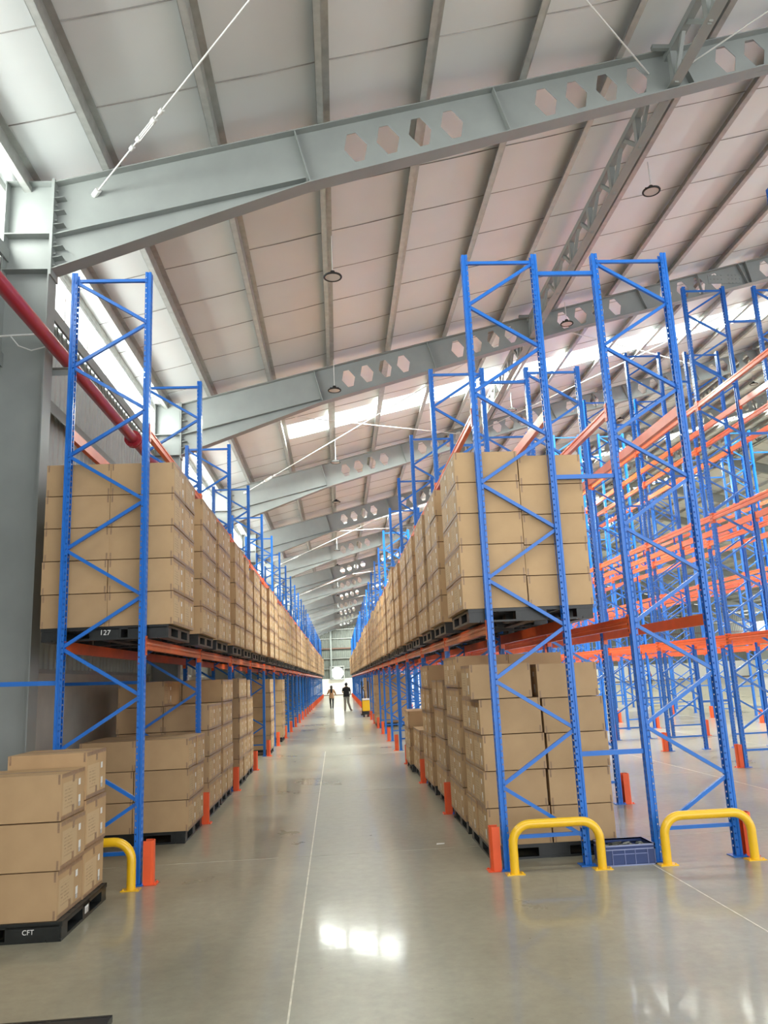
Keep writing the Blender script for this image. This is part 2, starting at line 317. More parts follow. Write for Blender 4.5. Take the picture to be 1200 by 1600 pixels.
# ------------------------------------------------------------------ roof: foil insulation strips over the purlins
PUR = [-3.62] + [-2.65 + 1.338 * i for i in range(0, 22)]
PURR = [2 * RIDGE - x for x in PUR]
FZ = 0.215
def foil(xs, name):
    b = MB(); y = YB; idx = 0
    cuts = []
    ys = []
    while y < YE:
        ys.append(y); y += 1.22
    ys.append(YE)
    for y0, y1 in zip(ys, ys[1:]):
        segs = [(y0, y1)]
        for s in SKY_Y:
            ns = []
            for a, c in segs:
                lo, hi = s - 0.62, s + 0.62
                if hi <= a or lo >= c: ns.append((a, c, None)); continue
                if a < lo: ns.append((a, lo, None))
                ns.append((max(a, lo), min(c, hi), 's'))
                if c > hi: ns.append((hi, c, None))
            segs = [(q[0], q[1]) if q[2] is None else (q[0], q[1], 's') for q in ns] if all(len(q) == 3 for q in ns) else segs
            if any(len(q) == 3 for q in segs): break
        for sg in segs:
            sky = len(sg) == 3; a, c = sg[0], sg[1]
            for i in range(len(xs) - 1):
                x0, x1 = xs[i], xs[i + 1]
                if sky and name == 'ceiling':
                    if x0 >= SKY_X1 - 0.01: pass
                    elif x1 <= SKY_X0: pass
                    elif x0 < SKY_X0 < x1: x1 = SKY_X0
                    else: continue
                nx = 6
                pts = []
                for yy in (a, c):
                    ty = (yy - y0) / (y1 - y0)
                    for k in range(nx + 1):
                        t = k / nx; x = x0 + (x1 - x0) * t
                        sag = 0.014 * math.sin(math.pi * t) * (0.85 + 0.15 * math.sin(idx * 1.7 + i))
                        pts.append((x, yy, ztop(x) + FZ + 0.0 - sag))
                b.add(pts, [(k, nx + 1 + k, nx + 2 + k, k + 1) for k in range(nx)], 0)
                if a == y0 and not sky:          # folded and taped lap of the foil at each joint
                    fl = [(px_, yy_, pz_ - dz_) for (px_, _, pz_) in pts[:nx + 1] for yy_, dz_ in ((a - 0.010, 0.002), (a, 0.010), (a + 0.010, 0.002))]
                    b.add(fl, [(3 * k, 3 * k + 1, 3 * k + 4, 3 * k + 3) for k in range(nx)] + [(3 * k + 1, 3 * k + 2, 3 * k + 5, 3 * k + 4) for k in range(nx)], 1)
        idx += 1
    return struct(smod(b.build(name, [FOIL, SEAM]), 0.003))
foil([LEFT - 0.15] + PUR + [RIDGE], 'ceiling')
foil([RIDGE] + PURR[::-1] + [RIGHT + 0.15], 'ceiling_far_slope')
for y in SKY_Y:
    b = MB(); n = 24; pts = []
    for k in range(n + 1):
        x = SKY_X0 + (SKY_X1 - SKY_X0) * k / n
        pts += [(x, y - 0.63, ztop(x) + 0.26), (x, y + 0.63, ztop(x) + 0.26)]
    b.add(pts, [(2 * k, 2 * k + 1, 2 * k + 3, 2 * k + 2) for k in range(n)])
    struct(smod(b.build('roof_skylight_panel', SKYP), 0.004))
def zpurlin(x):
    b = MB(); z = ztop(x); w = 0.085; d = 0.2; t = 0.004
    b.box(-t / 2 + 0, t / 2, YB, YE, 0, d); b.box(-w, 0, YB, YE, 0, t); b.box(0, w, YB, YE, d - t, d); b.box(-w, -w + t, YB, YE, 0, 0.02)
    struct(b.build('roof_purlin_beam', GALV, loc=(x, 0, z)))
for x in PUR + PURR: zpurlin(x)
b = MB(); b.box(LEFT + 0.0, LEFT + 0.1, YB, YE, 7.95, 8.08); struct(b.build('trim_3', GALV))

# ------------------------------------------------------------------ portal frames
def rbot(x): return min(8.035 + 0.282 * x, ztop(x) - 0.58) if x > 6 else 8.035 + 0.282 * x
def flange(b, p0, p1, w=0.22, t=0.014):
    (x0, z0), (x1, z1) = p0, p1; L = math.hypot(x1 - x0, z1 - z0); nx, nz = -(z1 - z0) / L * t / 2, (x1 - x0) / L * t / 2
    b.prism([(x0 - nx, z0 - nz), (x1 - nx, z1 - nz), (x1 + nx, z1 + nz), (x0 + nx, z0 + nz)], 'y', -w / 2, w / 2)
def rafter_mesh():
    b = MB(); T = 0.005
    def panel(poly):
        b.prism(poly, 'y', -T, T)
    XE = RIDGE
    # solid haunch web
    panel([(-3.30, 6.84), (-0.25, 7.985), (-0.25, ztop(-0.25)), (-3.30, ztop(-3.30))])
    # webs with groups of four hexagonal openings
    edges = [-0.25]; g = 0
    while True:
        c0 = 0.43 + 2.555 * g
        if c0 + 4 * 0.425 > XE: break
        cells = [c0 + 0.425 * k for k in range(4)]
        xs = edges[-1]; x1 = cells[0] - 0.2125
        panel([(xs, rbot(xs)), (x1, rbot(x1)), (x1, ztop(x1)), (xs, ztop(xs))])
        for c in cells:
            xa, xb = c - 0.2125, c + 0.2125
            zc = (rbot(c) + ztop(c)) / 2 + 0.015; ux, uz = math.cos(0.25), math.sin(0.25)
            hx = [(-0.06, 0.205), (0.06, 0.205), (0.155, 0), (0.06, -0.205), (-0.06, -0.205), (-0.155, 0)]
            H = [(c + u * ux - v * uz, zc + u * uz + v * ux) for u, v in hx]
            C = [(xa, ztop(xa)), (xb, ztop(xb)), (xb, (rbot(xb) + ztop(xb)) / 2), (xb, rbot(xb)), (xa, rbot(xa)), (xa, (rbot(xa) + ztop(xa)) / 2)]
            for i in range(6):
                j = (i + 1) % 6; b.add([(C[i][0], -T, C[i][1]), (C[j][0], -T, C[j][1]), (H[j][0], -T, H[j][1]), (H[i][0], -T, H[i][1]),
                       (C[i][0], T, C[i][1]), (C[j][0], T, C[j][1]), (H[j][0], T, H[j][1]), (H[i][0], T, H[i][1])],
                      [(0, 3, 2, 1), (4, 5, 6, 7), (3, 7, 6, 2)])
        edges.append(cells[-1] + 0.2125); g += 1
    xs = edges[-1]; panel([(xs, rbot(xs)), (XE, rbot(XE)), (XE, ztop(XE)), (xs, ztop(xs))])
    flange(b, (-3.87, ztop(-3.3) + 0.0), (-3.3, ztop(-3.3))); flange(b, (-3.3, ztop(-3.3)), (XE, ztop(XE)))
    flange(b, (-3.30, 6.84), (-0.2, 7.985)); flange(b, (-0.2, 7.985), (6, rbot(6))); flange(b, (6, rbot(6)), (XE, rbot(XE)))
    flange(b, (-3.30, 7.30), (-0.22, 8.06), 0.2)
    for k in range(0, g + 1):       # web stiffener plates between the groups
        x = -0.25 + 2.555 * k + 0.06 * (k > 0)
        if x < XE:
            b.bar((x + 0.09, -0.055, rbot(x + 0.09)), (x - 0.10, -0.055, ztop(x - 0.10)), 0.012, 0.1, up=(0, 1, 0))
    # end plate with gussets and bolts at the knee
    b.box(-3.33, -3.30, -0.13, 0.13, 6.75, ztop(-3.3) + 0.03)
    for z in (7.78, 7.6, 7.42, 7.12, 6.98): b.prism([(-3.30, z), (-3.18, z + 0.02), (-3.30, z + 0.012)], 'y', -0.11, 0.0)
    for z in (7.9, 7.7, 7.5, 7.2, 7.05, 6.9):
        for yy in (-0.07, 0.07): b.tube([(-3.30, yy, z), (-3.27, yy, z)], 0.014, 6)
    # bolted splice plates
    for x in (9.6, 19.8):
        b.box(x - 0.42, x + 0.42, -0.018, -0.005, rbot(x) + 0.18, ztop(x) - 0.18)
        for s in (-1, 1): b.bar((x + s * 0.62, -0.055, rbot(x + s * 0.62)), (x + s * 0.62 - 0.1, -0.055, ztop(x + s * 0.62 - 0.1)), 0.014, 0.1, up=(0, 1, 0))
        for i in range(-4, 5):
            for j in range(-1, 2):
                if abs(i) > 0: b.tube([(x + i * 0.09, -0.03, rbot(x) + 0.3 + j * 0.1), (x + i * 0.09, -0.018, rbot(x) + 0.3 + j * 0.1)], 0.016, 6)
    return b.mesh('rafter', [STEEL])
def rafter_far_mesh():
    b = MB(); T = 0.005; x0, x1 = RIDGE, RIGHT - 0.3
    b.prism([(x0, ztop(x0) - 0.6), (x1, ztop(x1) - 0.6), (x1, ztop(x1)), (x0, ztop(x0))], 'y', -T, T)
    flange(b, (x0, ztop(x0)), (x1, ztop(x1))); flange(b, (x0, ztop(x0) - 0.6), (x1, ztop(x1) - 0.6))
    b.box(x1 - 0.6, x1, -T, T, 0, ztop(x1)); b.box(x1 - 0.61, x1 - 0.6, -0.12, 0.12, 0, ztop(x1)); b.box(x1, x1 + 0.01, -0.12, 0.12, 0, ztop(x1))
    return b.mesh('rafter_far', [STEEL])
def column_mesh():
    b = MB(); T = 0.005; xo, xi = -3.87, -3.335
    b.box(xo, xi, -T, T, 0.02, ztop(-3.3)); b.box(xo - 0.012, xo, -0.13, 0.13, 0.02, ztop(-3.3)); b.box(xi, xi + 0.014, -0.13, 0.13, 0.02, ztop(-3.3) + 0.02)
    for z in (7.29, 6.82): b.box(xo, xi, -0.125, 0.125, z, z + 0.012)
    b.box(xo - 0.08, xi + 0.08, -0.18, 0.18, 0, 0.02)
    return b.mesh('column', [STEEL])
RM, RF, CM = rafter_mesh(), rafter_far_mesh(), column_mesh()
for y in RY:
    for nm, me in (('roof_rafter_beam', RM), ('roof_rafter_beam', RF), ('column', CM)):
        struct(link(nm, me, None, (0, y, 0)))
# interior columns under the ridge, far away between the racks
# longitudinal bracing trusses
def truss_mesh(x):
    b = MB(); zb = rbot(x) + 0.05; zt = ztop(x) - 0.02; n = 7; L = 8.0
    b.box(-0.075, 0.075, 0.0, L, zb - 0.006, zb + 0.006); b.box(-0.006, 0.006, 0, L, zb, zb + 0.1)
    b.box(-0.05, 0.05, 0, L, zt - 0.1, zt)
    for k in range(n + 1):
        yy = min(max(L * k / n, 0.15), L - 0.15); b.bar((0, yy, zb), (0, yy, zt), 0.09, 0.10, up=(0, 1, 0))
        if k < n:
            y2 = min(max(L * (k + 0.5) / n, 0.15), L); y3 = L * (k + 1) / n
            b.bar((0.0, yy, zb), (0.0, y2, zt), 0.06, 0.05, up=(1, 0, 0)); b.bar((0.0, y2, zt), (0.0, min(y3, L - 0.15), zb), 0.06, 0.05, up=(1, 0, 0))
    b.box(-0.28, -0.0, 0.14, 0.2, zt - 0.06, zt); b.box(-0.28, 0.0, L - 0.2, L - 0.14, zt - 0.06, zt)
    return b.mesh('bracing_truss', [STEEL])
for x in (4.72, 14.9, 25.1):
    tm = truss_mesh(x)
    for y in RY[:-1]: struct(link('roof_bracing_truss_beam', tm, None, (x, y, 0)))
# diagonal tie rods below the roof in every second bay
def rod(p0, p1, r=0.011, buckle=None):
    b = MB(); b.tube([p0, p1], r, 8); P0, P1 = Vector(p0), Vector(p1); d = (P1 - P0).normalized()
    if buckle:
        c = P0 + (P1 - P0) * buckle; s = d.cross(Vector((0, 1, 0))).normalized() * 0.03
        for q in (-1, 1): b.tube([c - d * 0.16 + s * q, c + d * 0.16 + s * q], 0.009, 6)
        for q in (-0.17, 0.17): b.tube([c + d * (q - 0.03), c + d * (q + 0.03)], 0.034, 8)
        b.tube([c + d * 0.3, c + d * 0.36], 0.028, 8); b.tube([c - d * 0.36, c - d * 0.3], 0.028, 8)
        b.tube([P0 - d * 0.03, P0 + d * 0.09], 0.04, 8)
    struct(b.build('roof_tie_rod', RODM))
for y0 in [RY[1]] + RY[3::2]:
    y1 = y0 + 8
    if y1 > YE: continue
    rod((-2.84, y1 - 0.02, 7.89), (4.43, y0 + 0.02, 9.62), buckle=0.115); rod((4.43, y1 - 0.02, 9.66), (-2.84, y0 + 0.02, 7.95))
    rod((5.0, y1 - 0.02, 9.8), (13.5, y0 + 0.02, 11.8)); rod((13.5, y1, 11.7), (5.0, y0, 9.8))

# ------------------------------------------------------------------ pallet racks
BAY = 3.3
def hole_strip(b, fixed, u0, u1, holes, z0, z1, axis, hz, pitch=0.075, off=0.0):
    """a sheet in the plane axis=fixed, from u0 to u1, with columns of holes at (ua,ub)"""
    us = sorted({u0, u1, *[v for h in holes for v in h]})
    def q(ua, ub, za, zb):
        if zb - za < 1e-5: return
        pts = [(ua, za), (ub, za), (ub, zb), (ua, zb)]
        b.add([(fixed, u, z) if axis == 'x' else (u, fixed, z) for u, z in pts], [(0, 1, 2, 3)])
    for ua, ub in zip(us, us[1:]):
        if any(abs(ua - h[0]) < 1e-6 for h in holes):
            z = z0
            k = z0 + 0.04 + off
            while k + hz < z1 - 0.02:
                q(ua, ub, z, k); z = k + hz; k += pitch
            q(ua, ub, z, z1)
        else: q(ua, ub, z0, z1)
def post_mesh(H, holes=True):
    """omega upright: perforated face towards +x, open towards -x; origin on the floor at the face"""
    b = MB(); w = 0.041; d = 0.062
    if holes:
        hole_strip(b, 0.0, -w, -0.010, [(-0.033, -0.016)], 0.01, H, 'x', 0.034, 0.0625); hole_strip(b, 0.0, 0.010, w, [(0.016, 0.033)], 0.01, H, 'x', 0.034, 0.0625)
        def st(x0, y0, x1, y1): b.add([(x0, y0, 0.01), (x1, y1, 0.01), (x1, y1, H), (x0, y0, H)], [(0, 1, 2, 3)])
        st(-0.006, -0.007, -0.006, 0.007); st(0, -0.010, -0.006, -0.007); st(-0.006, 0.007, 0, 0.010)
        for s in (-1, 1):
            st(0, s * w, -0.020, s * w); st(-0.020, s * w, -0.024, s * (w - 0.006)); st(-0.024, s * (w - 0.006), -0.036, s * (w - 0.006)); st(-0.036, s * (w - 0.006), -0.040, s * w)
            hole_strip(b, s * w, -d, -0.040, [(-0.058, -0.044)], 0.01, H, 'y', 0.016, 0.0625, off=0.03)
        for s in (-1, 1): b.add([(-d, s * w, 0.01), (-d, s * (w - 0.018), 0.01), (-d, s * (w - 0.018), H), (-d, s * w, H)], [(0, 1, 2, 3)])
        return b.mesh('upright_post', [BLUE])
    b.box(-0.003, 0, -w, w, 0.01, H)
    for s in (-1, 1): b.box(-d, 0, s * w - 0.0015, s * w + 0.0015, 0.01, H); b.box(-d - 0.001, -d + 0.002, min(s * w, s * (w - 0.018)), max(s * w, s * (w - 0.018)), 0.01, H)
    return b.mesh('upright_post', [BLUE])
def brace_list(H, D, flip):
    """aisle post face at x=0, the other post face at x=-D; returns (p0,p1) segments. top node on the post away from the aisle"""
    xa, xb = -0.05, -D + 0.05; out = []
    zt = H - 0.085
    out.append(((xa, 0, zt), (xb, 0, zt))); out.append(((xa, 0, 0.29), (xb, 0, 0.29)))
    z = zt; side = 0
    while z - 0.505 > 0.2:
        a = (xb if side == 0 else xa, 0, z - 0.02); c = (xa if side == 0 else xb, 0, z - 0.50)
        out.append((a, c)); z -= 0.505; side ^= 1
    return out
def brace_geom(b, p0, p1):
    b.bar(p0, p1, 0.034, 0.034, up=(0, 1, 0))
    for p in (p0, p1): b.tube([(p[0], -0.05, p[2]), (p[0], -0.02, p[2])], 0.010, 6)
def frame_joined(H, D):
    b = MB(); w = 0.041; d = 0.062
    for x, s in ((0.0, 1), (-D, -1)):
        b.box(min(x, x - s * 0.003), max(x, x - s * 0.003), -w, w, 0.01, H)
        for q in (-1, 1): b.box(min(x, x - s * d), max(x, x - s * d), q * w - 0.0015, q * w + 0.0015, 0.01, H)
        b.box(x - 0.09 if s > 0 else x - 0.03, x + 0.03 if s > 0 else x + 0.09, -0.07, 0.07, 0, 0.01)
    for p0, p1 in brace_list(H, D, 0): b.bar(p0, p1, 0.034, 0.034, up=(0, 1, 0))
    return b.mesh('upright_frame', [BLUE])
POSTM = {}
def get(key, fn):
    if key not in POSTM: POSTM[key] = fn()
    return POSTM[key]
def plate_mesh():
    b = MB(); b.box(-0.11, 0.04, -0.075, 0.075, 0.001, 0.009)
    for s in (-1, 1): b.tube([(0.02, s * 0.055, 0.009), (0.02, s * 0.055, 0.024)], 0.009, 6)
    return b.mesh('base_plate', [BLUE])
def beam_mesh(conn=True):
    L = BAY - 0.1; y0 = 0.05; b = MB()
    sec = [(0.004, 0), (0.054, 0), (0.054, 0.04), (0.046, 0.048), (0.046, 0.062), (0.054, 0.07), (0.054, 0.085), (0.03, 0.085), (0.03, 0.115), (0.004, 0.115)]
    b.prism([(x - 0.05, z) for x, z in sec], 'y', y0, y0 + L)
    if conn: conn_geom(b)
    return b.mesh('beam', [ORANGE])
def conn_geom(b):
    for yy, s in ((0.05, -1), (BAY - 0.05, 1)):
        b.box(-0.048, 0.008, yy - 0.004, yy + 0.004, -0.06, 0.135)
        b.box(0.003, 0.009, min(yy, yy + s * 0.055), max(yy, yy + s * 0.055), -0.06, 0.135)
def conn_mesh(i):
    b = MB(); yy, s = ((0.05, -1), (BAY - 0.05, 1))[i]
    b.box(-0.048, 0.008, yy - 0.004, yy + 0.004, -0.06, 0.135); b.box(0.003, 0.009, min(yy, yy + s * 0.055), max(yy, yy + s * 0.055), -0.06, 0.135)
    for z in (-0.03, 0.035, 0.1): b.box(0.009, 0.0105, yy + s * 0.018, yy + s * 0.036, z - 0.012, z + 0.012, 1)
    return b.mesh('end_connector', [ORANGE, BLACKP])
def rack(label, xa, sgn, D, y0, nb, H, levels, near, group=None, spacer=None, tie=None, spacer_z=()):
    """xa: aisle face of the row; sgn=+1 when the aisle lies at +x of the row"""
    root = thing('pallet_rack', label, 'rack', (xa, y0, 0), 'pallet racks of blue uprights and orange beams')
    R = 0.0 if sgn > 0 else math.pi
    pm = get(('post', H), lambda: post_mesh(H)); fj = get(('frame', H, round(D, 3)), lambda: frame_joined(H, D)); bp = get('plate', plate_mesh)
    for k in range(nb + 1):
        y = k * BAY
        if near[0] <= k <= near[1]:
            for j, (x, rr) in enumerate(((0.0, R), (-sgn * D, R + math.pi))):
                p = link('upright_post', pm, root, (x, y, 0), rr); smod(p, 0.003)
                link('base_plate', bp, p)
            for i, (p0, p1) in enumerate(brace_list(H, D, 0)):
                bm = get(('brace', H, round(D, 3), i), lambda: (lambda q: (brace_geom(q, p0, p1), q.mesh('brace', [BLUE]))[1])(MB()))
                link('brace', bm, root, (0, y, 0), R)
        else:
            link('upright_frame', fj, root, (0, y, 0), R)
        if spacer is not None:
            for z in spacer_z:
                b = MB(); b.bar((-sgn * D, y, z), (-sgn * (D + spacer), y, z), 0.045, 0.04, up=(0, 1, 0)); b.build('row_spacer', BLUE, root)
        if tie is not None:
            b = MB(); b.bar((-sgn * (D - 0.01), y, 1.93), (-sgn * (D + tie), y, 1.95), 0.045, 0.045); b.build('wall_tie', BLUE, root)
    bj = get('beam_j', lambda: beam_mesh(True)); bs = get('beam_s', lambda: beam_mesh(False)); c0 = get('c0', lambda: conn_mesh(0)); c1 = get('c1', lambda: conn_mesh(1))
    slots = []
    for k in range(nb):
        for z in levels:
            for side in (0, 1): slots.append((k, z, side))
    rest = MB()
    for n, (k, z, side) in enumerate(slots):
        rr = R + math.pi * side
        x = 0.0 if side == 0 else -sgn * D
        y = k * BAY if abs(math.cos(rr) - 1) < 0.1 else (k + 1) * BAY
        if n < 100:
            isn = near[0] <= k <= near[1]
            bo = link('beam', bs if isn else bj, root, (x, y, z - 0.115), rr)
            if isn: link('end_connector', c0, bo); link('end_connector', c1, bo)
        else:
            cxs = math.cos(rr); rest.box(x + (-0.05 if cxs > 0 else 0), x + (0 if cxs > 0 else 0.05), k * BAY + 0.05, (k + 1) * BAY - 0.05, z - 0.115, z)
            for yy in (k * BAY + 0.05, (k + 1) * BAY - 0.05): rest.box(x + (-0.05 if cxs > 0 else -0.01), x + (0.01 if cxs > 0 else 0.05), yy - 0.03, yy + 0.03, z - 0.17, z + 0.02)
    if rest.v: tag(rest.build('beam', ORANGE, root), None, None, None, 'stuff')
    return root
YL, YR, YC = 8.2754, 7.98, 7.76
rack('low blue and orange rack standing along the grey wall, stacked with cartons', -1.9587, 1, 0.867, YL, 26, 6.405, (2.345, 4.615), (0, 3), tie=1.1)
rack('low blue and orange rack stacked with cartons, across the main aisle from the wall', 1.5066, -1, 0.843, YR, 26, 6.405, (2.345, 4.60), (0, 3))
rack('low empty rack tied back to back behind the carton rack', 3.8367, 1, 0.857, YR, 26, 6.405, (2.345, 4.62), (0, 3), spacer=0.63, spacer_z=(6.18, 3.83, 1.02))
rack('tall empty rack across the second aisle, facing the low empty rack', 7.17, -1, 0.88, YC, 26, 9.32, (2.345, 4.615, 6.86), (1, 4))
rack('tall empty rack tied to the back of the one facing the second aisle', 9.52, 1, 0.87, YC, 26, 9.32, (2.345, 4.615, 6.86), (2, 4), spacer=0.60, spacer_z=(8.56, 6.2, 3.83, 1.02))
rack('tall empty rack facing the third aisle, beyond the first tall pair', 12.92, -1, 0.87, YC, 26, 9.32, (2.345, 4.615, 6.86), (9, 8))
rack('tall empty rack at the back of the second tall pair', 15.27, 1, 0.87, YC, 26, 9.32, (2.345, 4.615, 6.86), (9, 8), spacer=0.60, spacer_z=(8.56, 6.2, 3.83, 1.02))

# orange post protectors bolted to the floor on the aisle side
def protector_mesh():
    b = MB(); H = 0.40
    sec = [(0.0, -0.06), (0.075, -0.06), (0.095, -0.035), (0.095, 0.035), (0.075, 0.06), (0.0, 0.06), (0.0, 0.054), (0.071, 0.054), (0.089, 0.033), (0.089, -0.033), (0.071, -0.054), (0.0, -0.054)]
    n = len(sec); b.add([(x, y, 0.0) for x, y in sec] + [(x, y, H) for x, y in sec],
        [(i, (i + 1) % n, n + (i + 1) % n, n + i) for i in range(n)] + [(n + i, n + i + 1, n + 10 - i, n + 11 - i) for i in range(5)])
    b.box(0.0, 0.13, -0.075, 0.075, 0.001, 0.006)
    for s in (-1, 1): b.tube([(0.112, s * 0.05, 0.006), (0.112, s * 0.05, 0.02)], 0.009, 6)
    return b.mesh('post_protector', [GUARDO])
PM = protector_mesh()
for nm, xa, sg, y0, k0, n in (('wall-side carton rack', -1.9587, 1, YL, 0, 27), ('carton rack across the main aisle', 1.5066, -1, YR, 0, 27), ('low empty rack', 3.8367, 1, YR, 0, 16),
                          ('tall rack on the second aisle', 7.17, -1, YC, 2, 14), ('tall rack backing onto the second-aisle rack', 9.52, 1, YC, 2, 12), ('tall rack on the third aisle', 12.92, -1, YC, 5, 12)):
    for k in range(k0, n):
        o = link('post_protector', PM, None, (xa + sg * 0.028, y0 + k * BAY, 0), 0 if sg > 0 else math.pi)
        tag(o, 'orange post protector at the %s upright of the %s' % (ORD[k], nm), 'protector', 'orange post protectors of the ' + nm)

# ------------------------------------------------------------------ yellow rack guards
def guard(x0, x1, y, label, H=0.43):
    t = thing('rack_guard', label, 'guard', ((x0 + x1) / 2, y, 0), 'yellow hoop guards at the rack ends')
    w = (x1 - x0) / 2; r = 0.17; b = MB(); pts = [(-w, 0, 0.006), (-w, 0, 0.1)]
    for i in range(9): a = math.pi - i * math.pi / 16; pts.append((-w + r + r * math.cos(a), 0, H - r + r * math.sin(a)))
    for i in range(9): a = math.pi / 2 - i * math.pi / 16; pts.append((w - r + r * math.cos(a), 0, H - r + r * math.sin(a)))
    pts += [(w, 0, 0.1), (w, 0, 0.006)]
    b.tube(pts, 0.042, 18); b.build('hoop', YELLOW, t)
    for s in (-1, 1):
        p = MB(); p.box(s * w - 0.085, s * w + 0.085, -0.06, 0.06, 0.0, 0.008)
        for q in (-1, 1): p.tube([(s * w + q * 0.065, -0.035, 0.008), (s * w + q * 0.065, -0.035, 0.02)], 0.008, 6)
        p.build('base_plate', YELLOW, t)
guard(1.575, 2.405, 7.80, 'yellow hoop guard in front of the carton rack end, beside the blue crate')
guard(3.03, 3.88, 7.80, 'yellow hoop guard in front of the low empty rack end')
guard(-2.80, -2.005, 8.08, 'yellow hoop guard at the wall-side rack end, behind the carton pallet')

# ------------------------------------------------------------------ pallets and cartons
PX, PY, PH = 1.30, 1.18, 0.14       # pallet size across the rack, along the aisle, height
def p_deck(b, lx=PX, ly=PY):
    b.box(-lx / 2, lx / 2, -ly / 2, ly / 2, PH - 0.012, PH - 0.002)
    for x in (-lx / 2, lx / 2 - 0.02): b.box(x, x + 0.02, -ly / 2, ly / 2, PH - 0.035, PH)
    for y in (-ly / 2, ly / 2 - 0.02): b.box(-lx / 2, lx / 2, y, y + 0.02, PH - 0.035, PH)
    n = 9
    for i in range(1, n): y = -ly / 2 + ly * i / n; b.box(-lx / 2, lx / 2, y - 0.008, y + 0.008, PH - 0.03, PH)
    for i in range(1, 4): x = -lx / 2 + lx * i / 4; b.box(x - 0.01, x + 0.01, -ly / 2, ly / 2, PH - 0.03, PH)
def p_block(b, i, j, lx=PX, ly=PY):
    x = (-lx / 2 + 0.09, 0, lx / 2 - 0.09)[i]; y = (-ly / 2 + 0.075, 0, ly / 2 - 0.075)[j]; sx = 0.16 if i == 1 else 0.085; sy = 0.09 if j == 1 else 0.07
    b.box(x - sx, x + sx, y - sy, y + sy, 0.02, PH - 0.012)
def p_runner(b, i, lx=PX, ly=PY):
    x = (-lx / 2 + 0.06, 0, lx / 2 - 0.06)[i]; b.box(x - 0.055, x + 0.055, -ly / 2, ly / 2, 0.0, 0.022)
def fm(name, fn, *a):
    b = MB(); fn(b, *a); return b.mesh(name, [BLACKP])
def pj():
    b = MB(); p_deck(b)
    for i in range(3):
        p_runner(b, i)
        for j in range(3): p_block(b, i, j)
    for y in (-PY / 2 + 0.03, PY / 2 - 0.03): b.box(-PX / 2, PX / 2, y - 0.03, y + 0.03, 0, 0.02)
    return b.mesh('plastic_pallet', [BLACKP])
PJ = pj(); PD = fm('deck', p_deck); PB = {(i, j): fm('block', p_block, i, j) for i in range(3) for j in range(3)}; PR = [fm('runner', p_runner, i) for i in range(3)]
PC = [fm('bottom_board', lambda b, y: b.box(-PX / 2 + 0.12, PX / 2 - 0.12, y - 0.035, y + 0.035, 0.001, 0.02), y) for y in (-PY / 2 + 0.036, PY / 2 - 0.036)]
def pallet(x, y, z, label, group, near=False, rz=0.0):
    if not near:
        return tag(link('plastic_pallet', PJ, None, (x, y, z), rz), label, 'pallet', group)
    t = thing('plastic_pallet', label, 'pallet', (x, y, z), group, rz)
    link('deck', PD, t)
    for k in PB: link('block', PB[k], t)
    for r in PR: link('runner', r, t)
    for q in PC: link('bottom_board', q, t)
    return t
# carton meshes for (long, wide, high); the end faces are +-x
CART = {}
def carton_parts(lx, ly, h):
    key = (lx, ly, h)
    if key in CART: return CART[key]
    g = 0.004; X, Y = lx / 2 - g, ly / 2 - g
    body = MB(); body.box(-X, X, -Y, Y, 0.0, h - 0.009)
    tape = MB(); e = 0.0012
    for s in (-1, 1):
        a, c = sorted((s * X, s * (X + e)))
        for z0, z1 in ((0.001, 0.03), (h - 0.040, h - 0.009)): tape.box(a, c, -Y, Y, z0, z1)
        for z0, z1 in ((0.03, 0.085), (h - 0.095, h - 0.040)): tape.box(a, c, -0.025, 0.025, z0, z1)
        for q in (-1, 1):                                     # end tabs folded round the corners
            a2, c2 = sorted((q * Y, q * (Y + e))); x0, x1 = sorted((s * (X - 0.012), s * (X - 0.028)))
            tape.box(x0, x1, a2, c2, h - 0.085, h - 0.0095); tape.box(x0, x1, a2, c2, 0.002, 0.07)
    tape.box(-X, X, -0.03, 0.03, h - 0.009, h - 0.0075)
    labs = []
    for s in (-1, 1):
        a, c = sorted((s * (X + e), s * (X + 2 * e)))
        for (y0, y1, z0, z1) in ((0.135, 0.185, 0.05, 0.14), (0.125, 0.175, 0.22, 0.27)):
            lb = MB(); ya, yb = sorted((s * y0, s * y1)); lb.box(a, c, ya, yb, z0, min(z1, h - 0.05)); labs.append(lb)
    bm = body.mesh('carton', [CARD]); tm = tape.mesh('tape', [TAPE]); lm = [q.mesh('shipping_label', [LABEL]) for q in labs]
    al = MB(); al.add(body.v, body.f, 0); al.add(tape.v, tape.f, 1)
    for q in labs: al.add(q.v, q.f, 2)
    CART[key] = (bm, tm, lm, al.mesh('carton', [CARD, TAPE, LABEL]), al)
    return CART[key]
cartons = []     # (score, position, rz, size, label, group, near)
LAYN = ['bottom layer', 'second layer', 'third layer', 'fourth layer', 'fifth layer', 'sixth layer']
